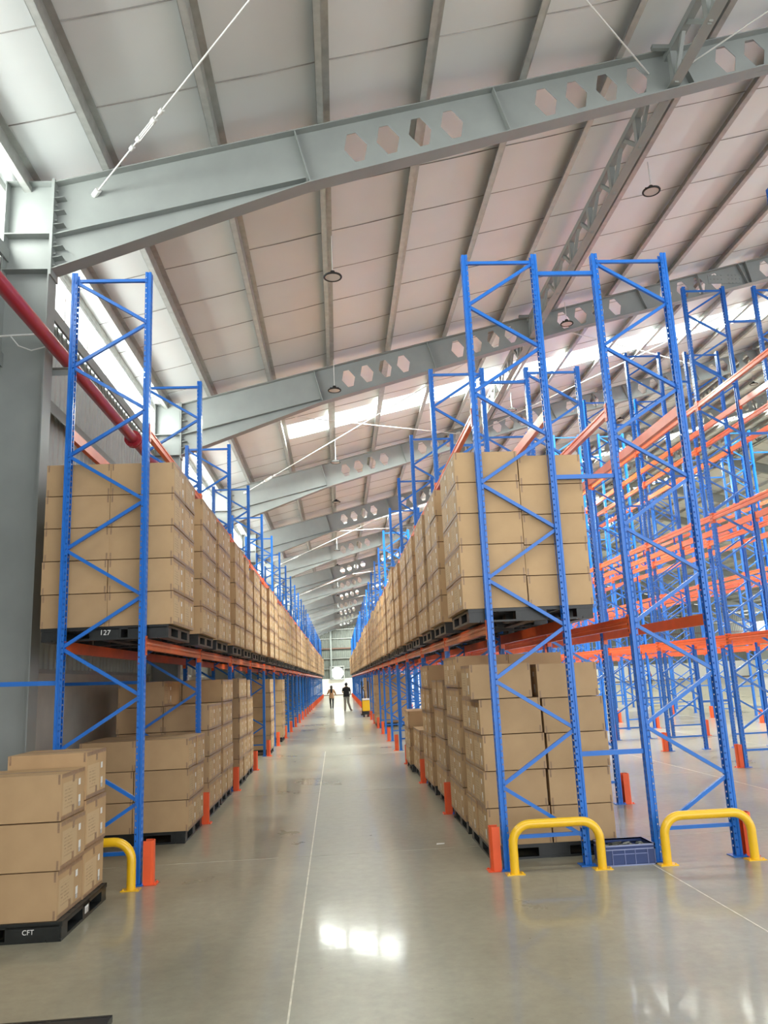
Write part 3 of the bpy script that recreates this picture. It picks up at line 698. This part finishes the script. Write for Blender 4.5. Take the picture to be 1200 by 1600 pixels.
def load(xa, sgn, y0, z0, cols, h, where, group, lx=0.68, ly=0.605, fronts=False, near=False, jit=0.006, heights=None, gap=0.0, shift={}):
    """cols: layers in [aisle front, aisle rear, far front, far rear] columns. xa: aisle edge; load grows away from the aisle"""
    for ci, nl in enumerate(cols):
        rear, far = ci % 2, ci // 2
        hh = heights[ci] if heights else h
        for k in range(nl):
            jx, jy = random.uniform(-jit, jit), random.uniform(-jit, jit) * 0.5
            x = xa - sgn * (lx * (0.5 + far) + gap * far) + jx + shift.get((ci, k), 0.0); y = y0 + ly * (0.5 + rear) + jy; z = z0 + k * hh
            vis = (far == 0) or (fronts and rear == 0)
            d = math.sqrt(x * x + y * y + (z - CAMZ) ** 2)
            lab = 'brown carton in %s, %s %s stack, %s' % (LAYN[k], 'rear' if rear else 'front', 'far-side' if far else 'aisle-side', where)
            cartons.append((d if vis else 1000 + d, (x, y, z), random.uniform(-0.008, 0.008), (lx, ly, hh), lab, group, near and vis))
# raised loads, both sides of the aisle
rnd = random.Random(3)
for row, xa, sgn, y0, zb in (('wall-side rack', -1.70, 1, YL, 2.345), ('rack across the aisle', 1.285, -1, YR, 2.345)):
    gname = 'cartons stacked on the beams of the ' + row
    for k in range(26):
        for j in range(2):
            n = 2 * k + j
            ys = y0 + k * BAY + (0.10 if j == 0 else 1.86)
            if n == 0 and sgn < 0: ys = y0 + 0.03
            hx = xa + rnd.uniform(-0.02, 0.02) * (n > 0)
            nl = 5; cols = [5, 5, 5, 5]; hs = None
            if n > 3:
                q = rnd.random()
                if q < 0.15: cols = [5, 4, 5, 5]
                elif q < 0.25: hs = [0.325] * 4
                elif q < 0.38: hs = [0.372] * 4
            if n < 4 and sgn > 0: hs = [0.35] * 4
            if n == 0 and sgn < 0: hs = [0.333, 0.333, 0.322, 0.322]
            elif n < 4 and sgn < 0: hs = [0.34] * 4
            px = hx - sgn * 0.68
            if n == 0: lab = 'black plastic pallet under the first raised load of the ' + row
            else: lab = 'black plastic pallet under the %s raised load of the %s' % (ORD[n], row)
            p = pallet(px - sgn * 0.02, ys + 0.61, zb, lab, 'black pallets on the beams of the ' + row, near=n < 4)
            if n < 6:
                b = MB(); b.box(sgn * (PX / 2 - 0.12) - 0.03, sgn * (PX / 2 - 0.12) + 0.03, -0.34, -0.24, 0.024, 0.125)
                if n < 4 and n in (0, 2): b.build('spacer_block', YBLK, p)
            if n == 0 and sgn > 0: first_pallet = p
            load(hx, sgn, ys, zb + PH, cols, 0.345, '%s raised load, %s' % (ORD[n], row), gname, fronts=(n == 0), near=(n < 2), heights=hs)
# loads standing on the floor
GW = 'cartons standing on the floor under the wall-side rack'; GR = 'cartons standing on the floor under the rack across the aisle'
def ground(xa, sgn, y0, cols, h, n, side, g, fronts=False, near=False, heights=None, gap=0.0, jit=0.012, lx=0.66, ly=0.59, shift={}):
    nm = 'wall-side rack' if side == 'w' else 'rack across the aisle'
    pallet(xa - sgn * (lx + 0.02), y0 + 0.60, 0.0, 'black pallet on the floor, %s under the %s' % (ORD[n], nm), 'black pallets on the floor under the ' + nm, near=near)
    load(xa, sgn, y0, PH + 0.002, cols, h, '%s floor pallet, %s' % (ORD[n], nm), g, fronts=fronts, near=near, heights=heights, gap=gap, jit=jit, lx=lx, ly=ly, shift=shift)
ground(-1.865, 1, 10.22, [3, 3, 3, 3], 0.36, 0, 'w', GW, True, True, lx=0.67, ly=0.56)
ground(-1.87, 1, 11.85, [4, 4, 5, 5], 0.36, 1, 'w', GW, True)
ground(-1.88, 1, 13.22, [5, 5, 5, 5], 0.36, 2, 'w', GW)
ground(-1.86, 1, 15.25, [5, 5, 5, 5], 0.365, 3, 'w', GW, True)
ground(-1.88, 1, 16.65, [5, 4, 5, 5], 0.36, 4, 'w', GW)
ground(-1.84, 1, 21.75, [5, 5, 5, 5], 0.365, 5, 'w', GW, True)
ground(-1.84, 1, 26.3, [5, 5, 5, 5], 0.365, 6, 'w', GW, True)
ground(1.44, -1, 8.36, [5, 5, 5, 5], 0.37, 0, 'r', GR, True, True, heights=[0.359, 0.359, 0.355, 0.355], gap=0.02, jit=0.012, lx=0.65, shift={(0, 4): -0.075, (2, 4): -0.035, (0, 3): -0.015, (2, 3): -0.02})
ground(1.43, -1, 9.78, [5, 5, 5, 5], 0.385, 1, 'r', GR)
ground(1.45, -1, 11.42, [4, 4, 4, 4], 0.41, 2, 'r', GR)
ground(1.43, -1, 13.0, [5, 5, 5, 5], 0.375, 3, 'r', GR)
ground(1.42, -1, 14.95, [2, 2, 2, 2], 0.37, 4, 'r', GR)
ground(1.36, -1, 16.3, [3, 3, 3, 3], 0.345, 5, 'r', GR, True)
ground(1.38, -1, 31.9, [5, 5, 5, 5], 0.37, 6, 'r', GR, True)
ground(1.38, -1, 45.2, [5, 5, 4, 4], 0.36, 7, 'r', GR, True)
# pallet standing loose beside the rack end
FG = 'cartons on the loose pallet before the wall-side rack'
fp = pallet(-2.80, 7.21, 0.0, 'black plastic pallet carrying three layers of cartons before the wall-side rack end', None, near=True)
load(-2.185, 1, 6.63, PH + 0.002, [3, 3, 3, 2], 0.357, 'loose pallet by wall-side rack end', FG, lx=0.67, ly=0.585, fronts=True, near=True, jit=0.012, heights=[0.357, 0.395, 0.357, 0.395])
cartons.sort(key=lambda c: c[0])
for i, (d, loc, rz, size, lab, grp, near) in enumerate(cartons[:298]):
    bm, tm, lm, al, _ = carton_parts(*size)
    if near or d < 10.5:
        o = link('carton', bm, None, loc, rz); link('tape', tm, o)
        for q in lm:
            if (q.vertices[0].co.x > 0) == (loc[0] < 0): link('shipping_label', q, o)
    else: o = link('carton', al, None, loc, rz)
    tag(o, lab, 'carton', grp)
rest = MB()
for d, loc, rz, size, lab, grp, near in cartons[298:]:
    al = carton_parts(*size)[4]; c, s = math.cos(rz), math.sin(rz); bidx = len(rest.v)
    if d > 900:   # hidden halves of the loads: body only
        hx, hy = size[0] / 2 - 0.003, size[1] / 2 - 0.003; rest.box(loc[0] - hx, loc[0] + hx, loc[1] - hy, loc[1] + hy, loc[2], loc[2] + size[2] - 0.009); continue
    rest.v += [(loc[0] + x * c - y * s, loc[1] + x * s + y * c, loc[2] + z) for x, y, z in al.v]
    rest.f += [tuple(bidx + q for q in f) for f in al.f]; rest.m += al.m; rest.s += al.s
CARDF = mat('cardboard_plain', (0.50, 0.335, 0.185), 0.62, noise=0.12, nscale=2.5, spec=0.25)
tag(rest.build('carton_mass', [CARDF, TAPE, LABEL]), 'the remaining brown cartons far along both loaded racks', 'cartons', 'cartons far along the racks', 'stuff')

# writing on pallets
def text(s, size, loc, rot, parent, name, m):
    c = bpy.data.curves.new(name, 'FONT'); c.body = s; c.size = size; c.extrude = 0.0008; c.align_x = 'CENTER'; c.align_y = 'CENTER'; c.materials.append(m)
    q = bpy.data.objects.new(name, c); me = bpy.data.meshes.new_from_object(q); bpy.data.objects.remove(q); o = link(name, me, parent, loc); o.rotation_euler = rot; return o
b = MB(); b.box(-0.55, 0.17, -PY / 2 - 0.004, -PY / 2, 0.03, PH - 0.02)
t = text('127', 0.075, (0.0, -PY / 2 + 0.0, 0.075), (math.pi / 2, 0.05, 0), first_pallet, 'handwritten_number', WHITEM)
t.location.y = -PY / 2 - 0.0006
t = text('CFT', 0.05, (0.40, -PY / 2 - 0.0006, 0.075), (math.pi / 2, 0, 0), fp, 'painted_letters', WHITEM)
for i, (yy, w) in enumerate(((0.0, 0.07), (0.045, 0.015))):
    b = MB(); b.box(PX / 2 + 0.0, PX / 2 + 0.002, yy - w / 2, yy + w / 2, 0.045, 0.10); b.build('sticker', LABEL, fp)
b = MB(); b.box(PX / 2 - 0.01, PX / 2 - 0.0, -0.09, 0.09, 0.02, PH - 0.012); b.build('block', BLACKP, fp)
# the fully boarded front of both numbered pallets
for pp in (first_pallet, fp):
    b = MB(); b.box(-0.14, 0.14, -PY / 2, -PY / 2 + 0.01, 0.02, PH - 0.02); b.box(PX / 2 - 0.42, PX / 2 - 0.02, -PY / 2, -PY / 2 + 0.01, 0.02, PH - 0.02); b.build('front_board', BLACKP, pp)

# empty pallet lying at the edge of the floor
pallet(-1.90, 4.15, 0.0, 'empty black pallet lying on the open floor beside the slab joint', None, near=True, rz=0.02)

# ------------------------------------------------------------------ navy crate of scraps
ct = thing('plastic_crate', 'navy plastic crate filled with dark scraps, between the yellow guards', 'crate', (2.70, 8.02, 0.0))
b = MB(); L, Wd, H = 0.50, 0.34, 0.185
b.box(-L / 2 + .01, L / 2 - .01, -Wd / 2 + .01, Wd / 2 - .01, 0, 0.012)
for s in (-1, 1):
    b.box(-L / 2 + .012, L / 2 - .012, s * (Wd / 2 - .014) - .004, s * (Wd / 2 - .014) + .004, 0, H); b.box(s * (L / 2 - .014) - .004, s * (L / 2 - .014) + .004, -Wd / 2 + .012, Wd / 2 - .012, 0, H)
b.build('shell', CRATE, ct)
b = MB()
for s in (-1, 1):
    for z0, z1 in ((H - 0.012, H), (H - 0.045, H - 0.036), (0.0, 0.01)):
        y0, y1 = sorted((s * Wd / 2, s * (Wd / 2 - 0.018))); x0, x1 = sorted((s * L / 2, s * (L / 2 - 0.018)))
        b.box(-L / 2, L / 2, y0, y1, z0, z1); b.box(x0, x1, -Wd / 2, Wd / 2, z0, z1)
b.build('rim', mat('navy_rim', (0.26, 0.30, 0.50), 0.4), ct)
b = MB()
for s in (-1, 1):
    y0, y1 = sorted((s * (Wd / 2 - 0.004), s * (Wd / 2 - 0.012)))
    for x in (-0.24, -0.17, -0.05, 0.05, 0.17, 0.24): b.box(x - 0.003, x + 0.003, y0, y1, 0.01, H - 0.04)
    b.box(-0.17, 0.17, y0, y1, 0.1, 0.106)
    x0, x1 = sorted((s * (L / 2 - 0.004), s * (L / 2 - 0.012)))
    for y in (-0.15, -0.05, 0.05, 0.15): b.box(x0, x1, y - 0.003, y + 0.003, 0.01, H - 0.04)
b.build('rib', mat('navy_rib', (0.2, 0.24, 0.46), 0.4), ct)
b = MB(); rr = random.Random(5)
for i in range(90):
    x, y = rr.uniform(-0.21, 0.21), rr.uniform(-0.13, 0.13); z = 0.105 + rr.uniform(0, 0.05); s = rr.uniform(0.015, 0.035)
    b.bar((x - s, y, z), (x + s, y + rr.uniform(-s, s), z + rr.uniform(-0.012, 0.012)), rr.uniform(0.015, 0.04), rr.uniform(0.01, 0.03), mi=0 if i % 5 else 1)
b.box(-0.22, 0.22, -0.14, 0.14, 0.013, 0.11)
tag(b.build('scraps', [SCRAP, mat('pale_scraps', (0.3, 0.3, 0.26), 0.6)], loc=(2.70, 8.02, 0)), 'loose dark scraps heaped inside the navy crate', 'scraps', None, 'stuff')

# ------------------------------------------------------------------ red fire pipe along the wall, its brackets and a conduit
PXX, PZZ = -3.17, 5.76
b = MB(); b.tube([(PXX, YB, PZZ), (PXX, YE - 1, PZZ)], 0.078, 18); pipe = b.build('fire_pipe', RED); tag(pipe, 'long red fire pipe running high along the grey wall', 'pipe')
for y in [12.35 + 6 * i for i in range(-2, 14)]:
    b = MB()
    for d in (-0.035, 0.035): b.tube([(PXX, y + d - 0.018, PZZ), (PXX, y + d + 0.018, PZZ)], 0.135, 18)
    for k in range(8): a = k * math.pi / 4; b.tube([(PXX + 0.115 * math.cos(a), y - 0.075, PZZ + 0.115 * math.sin(a)), (PXX + 0.115 * math.cos(a), y + 0.075, PZZ + 0.115 * math.sin(a))], 0.011, 6)
    b.build('flange', RED, pipe)
for y in RY[1:]:
    b = MB(); b.box(WX + 0.16, PXX + 0.1, y + 0.17, y + 0.23, PZZ - 0.088, PZZ - 0.08); b.box(WX + 0.16, PXX + 0.1, y + 0.23, y + 0.236, PZZ - 0.16, PZZ - 0.09)
    b.build('bracket', STEEL, pipe)
b = MB(); b.tube([(-3.88, 8.80, 5.92), (-3.70, 8.80, 5.93), (-3.38, 8.80, 5.94), (-3.28, 8.80, 5.88)], 0.012, 8); b.tube([(-3.70, 8.80, 5.93), (-3.6, 8.8, 5.80), (-3.45, 8.8, 5.74), (-3.30, 8.8, 5.78)], 0.008, 8)
tag(b.build('conduit', RODM), 'thin pale conduit crossing the first grey column under the red pipe', 'conduit')

# ------------------------------------------------------------------ ring lamps hanging from the roof
def lamp_meshes():
    r = MB(); n = 28; R, q = 0.135, 0.017
    vs = []; fs = []
    for i in range(n):
        a = 2 * math.pi * i / n
        for k in range(8): c = 2 * math.pi * k / 8; vs.append(((R + q * math.cos(c)) * math.cos(a), (R + q * math.cos(c)) * math.sin(a), q * math.sin(c)))
    for i in range(n):
        for k in range(8): fs.append((i * 8 + k, ((i + 1) % n) * 8 + k, ((i + 1) % n) * 8 + (k + 1) % 8, i * 8 + (k + 1) % 8))
    r.add(vs, fs, 0, True)
    d = MB(); d.tube([(0, 0, -0.006), (0, 0, 0.004)], R - 0.01, 28)
    h = MB(); h.tube([(0, 0, 0.004), (0, 0, 0.03), (0, 0, 0.1)], [0.10, 0.06, 0.035], 16); h.bar((-0.1, 0, 0.06), (0.1, 0, 0.06), 0.01, 0.02)
    return r.mesh('ring_housing', [RUB]), d.mesh('lens', [GLASSR]), h.mesh('driver', [RUB])
LR, LD, LH = lamp_meshes()
li = 0
for xr, zl, rowname in ((0.10, 8.15, 'over the main aisle'), (5.5, 9.65, 'over the second aisle'), (10.9, 11.0, 'over the first tall racks'), (16.3, 12.3, 'over the far tall racks')):
    for i, y in enumerate((11.6, 16.65, 22.6, 27.9, 33.4, 38.7, 44.1, 49.5, 54.8, 60.2, 65.6, 71.0, 76.4)):
        t = thing('ring_lamp', 'black ring lamp hanging %s, %s from the rack end' % (rowname, ORD[i]), 'lamp', (xr, y, zl), 'black ring lamps hanging from the roof')
        link('ring_housing', LR, t); link('lens', LD, t); link('driver', LH, t)
        b = MB(); b.tube([(0, 0, 0.08), (0, 0, ztop(xr) + 0.03 - zl)], 0.009, 6); b.build('suspension_rod', RODM, t)

# ------------------------------------------------------------------ round wall fan in the end wall
FX, FZ2 = -0.22, 2.84
t = thing('wall_fan', 'round white daylit fan set above the pale end wall', 'fan', (FX, YE - 0.12, FZ2))
b = MB()
for s in (-1, 1): b.box(-0.95, 0.95, -0.06, 0.1, s * 0.82 - 0.05, s * 0.82 + 0.05); b.box(s * 0.9 - 0.05, s * 0.9 + 0.05, -0.06, 0.1, -0.82, 0.82)
b.build('frame', ALU, t)
b = MB(); n = 32; b.add([(0, 0.02, 0)] + [(0.8 * math.cos(2 * math.pi * k / n), 0.02, 0.74 * math.sin(2 * math.pi * k / n)) for k in range(n)], [(0, k + 1, (k + 1) % n + 1) for k in range(n)])
smod(b.build('opening', DAYFAN, t), 0.01)
b = MB(); b.tube([(0, -0.06, 0.0), (0, 0.0, 0)], 0.10, 12); b.build('hub', ALU, t)
for k in range(5):
    a = k * 2 * math.pi / 5 + 0.3; b = MB(); b.bar((0.08 * math.cos(a), -0.03, 0.08 * math.sin(a)), (0.68 * math.cos(a), -0.03, 0.68 * math.sin(a)), 0.012, 0.10, up=(0, 1, 0)); b.build('blade', RODM, t)

# ------------------------------------------------------------------ yellow pallet stacker
t = thing('pallet_stacker', 'yellow electric pallet stacker parked beside the loaded rack far down the aisle', 'stacker', (1.29, 40.9, 0))
b = MB(); b.box(-0.17, 0.21, -0.25, 0.25, 0.28, 0.82); bmod(b.build('body', YELLOW, t), 0.04, 3)
b = MB(); b.box(-0.16, 0.2, -0.26, 0.22, 0.82, 0.90); b.build('cover', WHITEM, t)
b = MB(); b.box(-0.14, 0.16, -0.24, 0.24, 0.12, 0.28); b.build('base', RUB, t)
for s in (-1, 1):
    b = MB(); b.tube([(s * 0.1 - 0.03, -0.1, 0.09), (s * 0.1 + 0.03, -0.1, 0.09)], 0.09, 16); b.build('wheel', RUB, t)
    b = MB(); b.box(s * 0.16 - 0.03, s * 0.16 + 0.03, 0.25, 0.33, 0.1, 1.75); b.build('mast', RUB, t)
    b = MB(); b.box(s * 0.16 - 0.07, s * 0.16 + 0.07, 0.33, 1.3, 0.07, 0.12); b.build('fork', RUB, t)
b = MB(); b.tube([(-0.02, -0.22, 0.85), (-0.05, -0.28, 1.2), (-0.13, -0.3, 1.42)], 0.022, 8); b.tube([(-0.2, -0.3, 1.42), (-0.06, -0.3, 1.48)], 0.03, 8); b.build('tiller', RUB, t)

# ------------------------------------------------------------------ people
SKIN = mat('skin', (0.42, 0.24, 0.15), 0.5); HAIR = mat('hair', (0.015, 0.012, 0.01), 0.4)
def skin_obj(name, pts, edges, m, parent, sub=2, root=0):
    me = bpy.data.meshes.new(name); me.from_pydata([p[:3] for p in pts], edges, []); me.materials.append(m)
    o = link(name, me, parent); md = o.modifiers.new('skin', 'SKIN'); md.use_smooth_shade = True
    sv = me.skin_vertices[0].data if me.skin_vertices else None
    if sv is None:
        at = me.attributes
        me.skin_vertices.new() if hasattr(me.skin_vertices, 'new') else None
        sv = me.skin_vertices[0].data
    for i, p in enumerate(pts):
        r = p[3]; sv[i].radius = r if isinstance(r, tuple) else (r, r)
    sv[root].use_root = True
    s = o.modifiers.new('sub', 'SUBSURF'); s.levels = sub; s.render_levels = sub
    return o
def person(label, loc, h, rz, top, legs, shoe, hairlen, arms, stride, lean=0.0, fem=False, coat=False):
    t = thing('person', label, 'person', loc, None, rz); k = h / 1.7
    # facing +y (away from the camera)
    A, B = stride   # foot y offsets
    sh = 0.17 if fem else 0.19
    P = [(0, 0, 0.95, 0.12), (0, lean * .3, 1.12, 0.115), (0, lean * .6, 1.3, 0.125), (0, lean, 1.42, 0.07), (0, lean, 1.49, 0.05), (0, lean + .01, 1.56, 0.078), (0, lean + .015, 1.64, 0.075),
         (-0.09, 0, 0.9, 0.085), (-0.10, A[1] * .5, 0.5, 0.058), (A[0], A[1], 0.09, 0.04), (A[0], A[1] + .13, 0.035, 0.033),
         (0.09, 0, 0.9, 0.085), (0.10, B[1] * .5, 0.5, 0.058), (B[0], B[1], 0.09, 0.04), (B[0] + B[2], B[1] + .13, 0.035, 0.033),
         (-sh, lean * .9, 1.38, 0.055), (*arms[0][0], 0.042), (*arms[0][1], 0.03), (*arms[0][2], 0.028), (sh, lean * .9, 1.38, 0.055), (*arms[1][0], 0.042), (*arms[1][1], 0.03), (*arms[1][2], 0.028)]
    for side in (17, 21):       # five short fingers
        x, y, z, _ = P[side + 1]
    E = [(0, 1), (1, 2), (2, 3), (3, 4), (4, 5), (5, 6), (0, 7), (7, 8), (8, 9), (9, 10), (0, 11), (11, 12), (12, 13), (13, 14), (3, 15), (15, 16), (16, 17), (17, 18), (3, 19), (19, 20), (20, 21), (21, 22)]
    for hv in (18, 22):
        x, y, z, _ = P[hv]; s = -1 if hv == 18 else 1
        for j in range(5):
            P.append((x + s * 0.0 + (j - 2) * 0.012, y + (0.04 if j else 0.0), z - 0.05 - 0.004 * (2 - abs(j - 2)), 0.008)); E.append((hv, len(P) - 1))
    P = [(a * k, b_ * k, c * k, (d * k)) for a, b_, c, d in P]
    skin_obj('body', P, E, SKIN, t)
    def loft(name, rings, m, caps=True, n=16):
        mb = MB(); vs = []; fs = []
        for cx, cyy, z, rx, ry in rings:
            vs += [((cx + rx * math.cos(2 * math.pi * q / n)) * k, (cyy + ry * math.sin(2 * math.pi * q / n)) * k, z * k) for q in range(n)]
        for i in range(len(rings) - 1):
            for q in range(n): fs.append((i * n + q, i * n + (q + 1) % n, (i + 1) * n + (q + 1) % n, (i + 1) * n + q))
        mb.add(vs, fs, 0, True); mb.add(vs[:n], [tuple(range(n))[::-1]], 0, True); mb.add(vs[-n:], [tuple(range(n))], 0, True)
        o = mb.build(name, m, t); sd = o.modifiers.new('sub', 'SUBSURF'); sd.levels = 1; sd.render_levels = 1; return o
    L_ = lean
    if coat: rings = [(0, 0, 0.80, .205, .15), (0, 0, 0.92, .20, .145), (0, 0, 1.04, .165, .125), (0, L_ * .5, 1.18, .165, .12), (0, L_ * .8, 1.32, .175, .12), (0, L_ * .9, 1.40, .16, .10), (0, L_, 1.455, .07, .065)]
    else: rings = [(0, 0, 0.86, .215, .145), (0, 0, 0.97, .20, .14), (0, L_ * .4, 1.10, .175, .12), (0, L_ * .6, 1.24, .19, .125), (0, L_ * .8, 1.35, .205, .125), (0, L_ * .9, 1.42, .185, .105), (0, L_, 1.465, .08, .07)]
    loft('jacket' if coat else 'shirt', rings, top)
    for a_, (S, Ebw, Wr) in enumerate(((15, 16, 17), (19, 20, 21))):
        pts = [P[S][:3], P[Ebw][:3]] + ([P[Wr][:3]] if coat else [])
        pts[0] = (pts[0][0] * 0.86, pts[0][1], pts[0][2] + 0.01 * k)
        if not coat: pts[1] = tuple(pts[0][q] * 0.25 + pts[1][q] * 0.75 for q in range(3))
        mb = MB(); mb.tube(pts, [0.07 * k, 0.056 * k, 0.045 * k][:len(pts)], 12); mb.build('sleeve', top, t)
    for hipx, kn, an in ((-0.09, 8, 9), (0.09, 12, 13)):
        w_ = 0.085 if coat else 0.10
        mb = MB(); mb.tube([(hipx * k, 0, 0.94 * k), (hipx * 1.05 * k, 0, 0.80 * k), P[kn][:3], (P[an][0], P[an][1], 0.07 * k)], [(w_ + .01) * k, w_ * k, (0.062 if coat else .075) * k, (0.045 if coat else .062) * k], 14)
        mb.build('trouser_leg', legs, t)
    loft('trouser_seat', [(0, 0, 0.78, .15, .10), (0, 0, 0.86, .178, .118), (0, 0, 0.98, .16, .11)], legs)
    for i in (9, 13):
        skin_obj('shoe', [(P[i][0], P[i][1] - .04, 0.045, 0.05), (P[i][0], P[i][1] + .04, 0.045, 0.05), (P[i + 1][0], P[i + 1][1] + 0.01, 0.038, 0.044)], [(0, 1), (1, 2)], shoe, t, 1)
    hr = [(0, L_ - .035, 1.50, .05, .04), (0, L_ - .03, 1.545, .082, .075), (0, L_ - .02, 1.60, .092, .095), (0, L_ - .005, 1.66, .088, .098), (0, L_ + .005, 1.71, .055, .065), (0, L_ + .005, 1.722, .02, .02)]
    if hairlen > 0: hr = [(0, L_ - .14, 1.16, .03, .02), (0, L_ - .14, 1.22, .07, .035), (0, L_ - .13, 1.36, .09, .045), (0, L_ - .09, 1.47, .085, .05)] + hr[1:]
    loft('hair', hr, HAIR)
    # face details: ears, nose
    b = MB()
    for s in (-1, 1): b.bar((s * 0.085 * k, (lean + .01) * k, 1.565 * k), (s * 0.09 * k, (lean + .01) * k, 1.615 * k), 0.02, 0.03)
    b.bar((0, (lean + .09) * k, 1.60 * k), (0, (lean + .115) * k, 1.565 * k), 0.02, 0.02); b.build('face', SKIN, t)
    return t
person('woman in a tan jacket with long dark hair, walking away down the aisle', (-0.54, 54.2, 0), 1.53, 0.0, mat('tan_jacket', (0.48, 0.29, 0.16), 0.8), mat('black_leggings', (0.012, 0.012, 0.015), 0.7),
       mat('white_shoe', (0.7, 0.7, 0.7), 0.6), 0.28, (((-0.27, 0.03, 1.15), (-0.31, 0.16, 1.10), (-0.32, 0.22, 1.12)), ((0.27, 0.04, 1.15), (0.29, 0.17, 1.05), (0.29, 0.23, 1.04))), ((-0.07, 0.08), (0.08, -0.12, 0)), fem=True, coat=True)
person('man in a black T-shirt and grey trousers, walking away down the aisle', (0.42, 49.8, 0), 1.69, 0.0, mat('black_tshirt', (0.015, 0.017, 0.02), 0.8), mat('grey_trousers', (0.33, 0.32, 0.29), 0.8),
       mat('grey_shoe', (0.3, 0.29, 0.27), 0.6), 0.0, (((-0.24, 0.06, 1.15), (-0.15, 0.2, 1.05), (-0.10, 0.25, 1.07)), ((0.25, 0.02, 1.12), (0.22, 0.16, 0.98), (0.19, 0.24, 1.0))), ((-0.12, -0.10), (0.24, 0.16, 0.10)), lean=0.02)
person('person in a dark red top standing by the brown gate frame far across the floor', (33.6, 85.5, 0), 1.65, 0.8, mat('red_top', (0.3, 0.02, 0.03), 0.8), mat('navy_trousers', (0.02, 0.03, 0.06), 0.8),
       mat('dark_shoe', (0.05, 0.05, 0.05), 0.6), 0.0, (((-0.28, 0.1, 1.1), (-0.2, 0.28, 1.0), (-0.15, 0.33, 1.0)), ((0.28, 0.1, 1.1), (0.2, 0.28, 1.0), (0.15, 0.33, 1.0))), ((-0.1, 0.0), (0.12, 0.0, 0)), lean=0.12)
t = thing('gate_frame', 'brown steel gate frame standing far off against the pale end wall', 'frame', (30.5, 92.0, 0))
for x in (-3.2, 3.2):
    b = MB(); b.box(x - 0.09, x + 0.09, -0.09, 0.09, 0, 2.35); b.build('post', BROWNF, t)
b = MB(); b.box(-3.29, 3.29, -0.09, 0.09, 2.35, 2.5); b.build('crossbar', BROWNF, t)
# scrap of paper on the floor by the first loads
b = MB(); b.add([(0, 0, 0.002), (0.09, 0.01, 0.004), (0.1, 0.07, 0.003), (0.01, 0.05, 0.008)], [(0, 1, 2, 3)]); o = b.build('paper_scrap', WHITEM, loc=(1.02, 9.3, 0)); smod(o, 0.001)
tag(o, 'scrap of white paper on the aisle floor beside the loaded rack', 'paper')
